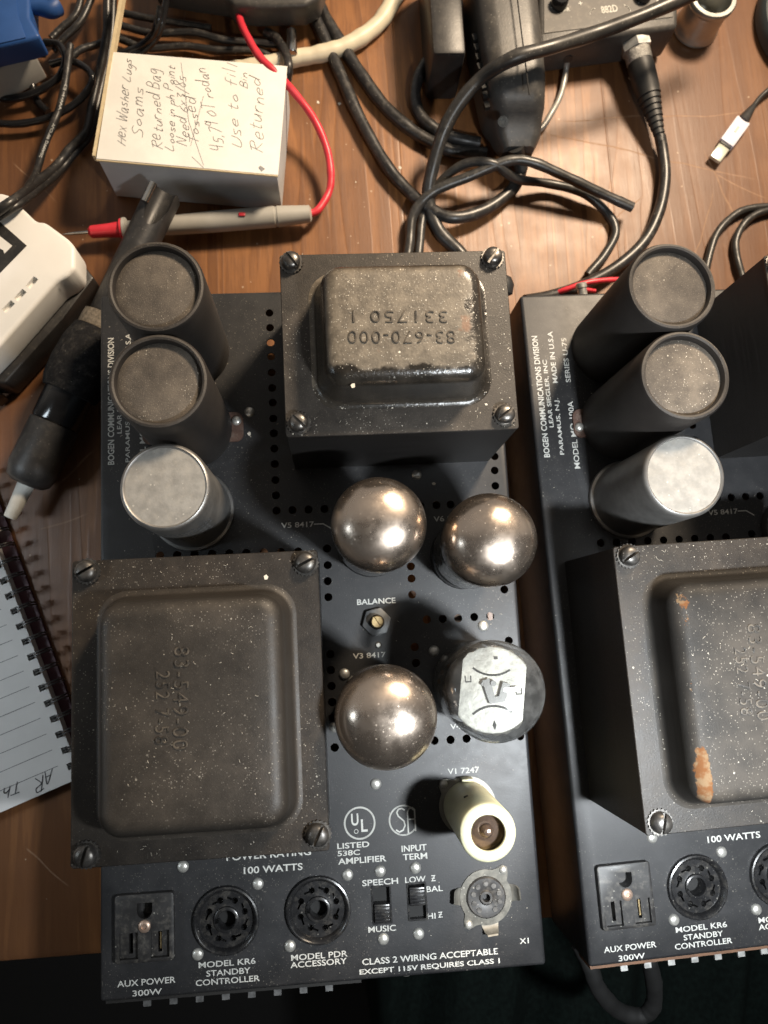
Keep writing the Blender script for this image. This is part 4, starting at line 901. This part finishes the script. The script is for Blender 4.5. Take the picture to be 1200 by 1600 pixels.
MB().tube([at(x,y,z) for x, y, z in mm([(1031,212,10),(1036,240,8),(1039,280,7),(1030,330,7),(1006,378,7),(962,418,7),(910,446,10),(862,462,14),(820,470,20)])], .0036, 14).build('lead', M_CORD, root, origin=ro)

# --- metal tin / jar at the top right
c = at(1098, 24, .012); tag(MB().lathe([(.0135,0),(.0150,.001),(.0150,.0030),(.0142,.0040),(.0136,.010),(.0136,.022),(.0150,.0235),(.0152,.0265),(.0145,.0275),(.0120,.0275),(.0118,.008),(0,.008)], (0,0,0), 48).build('metal_cup', plain('satin steel', (.45,.45,.42), .32, .8, .1, 80)), 'small chromed ring shaped cup beside the soldering station', 'cup').location = (c.x, c.y, .0001)
# --- round dark teal lid at the right
c = at(1300, 28, .010); tag(MB().lathe([(.046,0),(.048,.002),(.048,.010),(.046,.0125),(.040,.013),(0,.013)], (0,0,0), 72).build('round_base', M_TEAL), 'dark teal round base cut off by the top right corner', 'base').location = (c.x, c.y, .0001)

# --- usb plug
ua, ub = at(1122, 242, .005), at(1178, 165, .005); ux = (ub-ua).normalized(); rz = math.atan2(ux.y, ux.x)
root = empty('usb_plug', (*ua.xy, 0), 'small pale usb plug on a thin grey cable lying on the wood', 'usb plug'); ro = root.location
pix = (ub-ua).length/95
def ub_box(a, b_, w, h, name, m, bv): 
    c = ua+ux*(a+b_)/2*pix; return MB().box((c.x, c.y, .0045), ((b_-a)*pix, w, h), rz=rz, bev=bv).build(name, m, root, origin=ro)
ub_box(-9, 17, .0080, .0028, 'metal_shell', plain('pale gold shell', (.62,.62,.52), .3, .6), .0008)
ub_box(15, 20, .0082, .0046, 'dark_collar', M_RUBBER, .0008)
ub_box(19, 65, .0100, .0060, 'housing', M_LILAC, .0012)
MB().box(tuple(ua+ux*44*pix+Vector((0,0,.0026))), (.0050,.0016,.0002), rz=rz).build('logo_mark', M_GREY, root, origin=ro)
P = [ua+ux*63*pix, ua+ux*80*pix, ua+ux*96*pix]; MB().tube(P, lambda t: .0042-.0026*t, 14).build('boot', M_CORD_GREY, root, origin=ro)
P = [ua+ux*92*pix, at(1190,150,.005), at(1215,130,.006), at(1260,100,.006)]; MB().tube(P, .0016, 10).build('cable', M_CORD_GREY, root, origin=ro)

# --- spiral notebook
ZN = .009
h0, h1 = at(22,955,ZN), at(110,1197,ZN); v = (h1-h0).normalized(); u = Vector((-v.y, v.x, 0)); u = -u if u.x > 0 else u     # u: away from the spiral, to the left
nb = empty('spiral_notebook', (*((h0+h1)/2).xy, 0), 'open spiral notebook with ruled page and upside down pen writing', 'notebook'); no = nb.location
pe = .0050
corner = at(115, 1220, ZN)
e = (corner-h0).dot(v); start = -.16
def NP(a, s_, z=ZN): p = h0+v*a+u*s_; return Vector((p.x, p.y, z))
pts = [NP(start,-pe+.002), NP(e,-pe+.002), NP(e,.16), NP(start,.16)]
pg = MB().prism([p.xy for p in pts], .0025, ZN, bev=.0002, seg=1).build('page', M_PAPER, nb, origin=no)
pitch = (h1-h0).length/10
hc2 = MB(Matrix.Translation(-no)); nh = range(-9, 11)
for k in nh: p = NP(k*pitch, 0); hc2.box((p.x,p.y,ZN), (.0034,.0034,.02), rz=math.atan2(u.y,u.x))
boolcut(pg, hc2)
B = MB()
lsp = .00905; l0 = (at(83,1200,ZN)-h0).dot(v)
for k in range(-14, 1): B.ribbon([NP(l0+k*lsp, .006).xy, NP(l0+k*lsp, .16).xy], .00028, ZN+.0001)
B.build('ruled_lines', M_INK, nb, origin=no, smooth=0)
B = MB(); hand(B, 'AR', at(82,1203,ZN), at(50,1216,ZN), .0062, .0005, ZN+.00018); hand(B, 'Th', at(34,1221,ZN), at(2,1234,ZN), .0066, .0005, ZN+.00018)
B.build('pen_writing', M_INK, nb, origin=no, smooth=0, norm=False)
pts = [NP(start,-.0115), NP(e-.004,-.0088), NP(e-.004,.16), NP(start,.16)]
MB().prism([p.xy for p in pts], .0004, .0022, bev=.0003, seg=1).build('cover', M_MAROON, nb, origin=no)
for k in nh:
    for dd in (-.0007, .0007):
        c = NP(k*pitch+dd, -.0055, .0072); P = []
        for j in range(15):
            a = math.radians(-25+230*j/14+0); P.append(Vector((c.x, c.y, 0))+u*(.0062*math.cos(a))+Vector((0,0,.0072+.0062*math.sin(a))))
        if dd < 0: rr_ = MB()
        rr_.tube(P, .00048, 8, n=2)
    rr_.build('wire_ring', M_CORD, nb, origin=no)

# --- below the bench edge: hanging cord loop and dark green cloth
cord('hanging_cable', mm([(905,1475,4),(922,1510,4),(935,1545,-2),(965,1578,-14),(1000,1588,-18),(1020,1572,-14),(1022,1540,-6),(1015,1505,4),(1008,1480,4)]), .0045, M_HOLE, 'worn grey black cord looping over the bench edge under the right amplifier')
B = MB(); nx, ny = 60, 24; V = []
for j in range(ny+1):
    for i in range(nx+1):
        x = .02+.40*i/nx; y = y_edge-.035-.30*j/ny
        z = -.16-.05*(j/ny)**2+.012*math.sin(x*70+j*.18)+.007*math.sin(x*150+1.2+j*.3)-.35*max(0, abs(i/nx-.5)-.32)**1.4
        if j in (0, ny) or i in (0, nx): z = -.72
        V.append(B.bm.verts.new((x, y, z)))
for j in range(ny):
    for i in range(nx):
        a = j*(nx+1)+i; B.bm.faces.new((V[a], V[a+1], V[a+nx+2], V[a+nx+1]))
tag(B.build('draped_cloth', M_CLOTH, origin=Vector((.22, y_edge-.18, -.72)), smooth=180), 'dark green cloth in folds below the bench edge at lower right', 'cloth')

# --- lint, crumbs and dust too fine to count
B = MB()
def lint(n, x0, x1, y0, y1, z, M=None, smin=.00025, smax=.0007, fib=.45):
    for _ in range(n):
        p = Vector((random.uniform(x0,x1), random.uniform(y0,y1), z))
        if M is not None: p = M @ p
        a = random.uniform(0, 6.28)
        if random.random() < fib:
            l = random.uniform(.0004,.0014); q = [p, p+Vector((math.cos(a),math.sin(a),0))*l*.5+Vector((0,0,.0002)), p+Vector((math.cos(a+.15),math.sin(a+.15),0))*l]
            B.tube([(v.x,v.y,v.z+.00012) for v in q], .00006, 4, n=2)
        else:
            s_ = random.uniform(smin, smax); k = random.randint(4,6)
            B.prism([(p.x+s_*random.uniform(.5,1)*math.cos(a+6.283*i/k), p.y+s_*random.uniform(.5,1)*math.sin(a+6.283*i/k)) for i in range(k)], p.z-.00005, p.z+.00018)
ML = Matrix.Translation(O_L); MR = Matrix.Translation(amp2.location) @ Rr.to_4x4()
for M_ in (ML, MR):
    lint(70, bc.x-BW+.011, bc.x+BW-.011, bc.y-BD+.012, bc.y+BD-.012, HD+HT+BH+.0002, M_, .0001, .00022)
    lint(22, x0+.002, x1-.002, y1-.007, y1-.001, HD+HT, M_, .0001, .0003); lint(10, x0+.002, x1-.002, y0+.001, y0+.007, HD+HT, M_, .0001, .0003)
    lint(40, oc.x-.024, oc.x+.024, oc.y-.016, oc.y+.016, HD+HT+.0207, M_, .00012, .0003, .3)
    lint(24, u0+.002, u1-.002, v0+.001, v0+.009, HD+HT, M_, .0002, .0004); lint(24, u1-.008, u1-.001, v0+.004, v1-.004, HD+HT, M_, .0002, .0005, .2)
    lint(30, .02, .095, -.15, .06, HD, M_, .00012, .00035, .3); lint(20, -.095, -.012, .03, .155, HD, M_, .00012, .00035, .3)
for px, py, h in ((416,902,HT),(535,636,HT),(552,603,HT+.018),(760,632,HT),(283,1339,.0),(678,756,0),(390,678,0)):
    p = A(px,py,h)+O_L; lint(1, p.x,p.x,p.y,p.y,p.z,None,.0009,.0014,0)
for px, py in ((625,262),(497,160),(530,162),(556,285),(700,190),(240,640)): p = at(px,py,0); lint(1,p.x,p.x,p.y,p.y,.0001,None,.0008,.0018,0)
lint(60, -.3, .35, y_edge+.02, .5, .0001, None, .0002, .0005, .3)
tag(B.build('dust_lint', plain('pale lint', (.60,.55,.46), .9), smooth=0), 'pale specks of dust and lint scattered over amplifiers and bench', 'dust', kind='stuff')
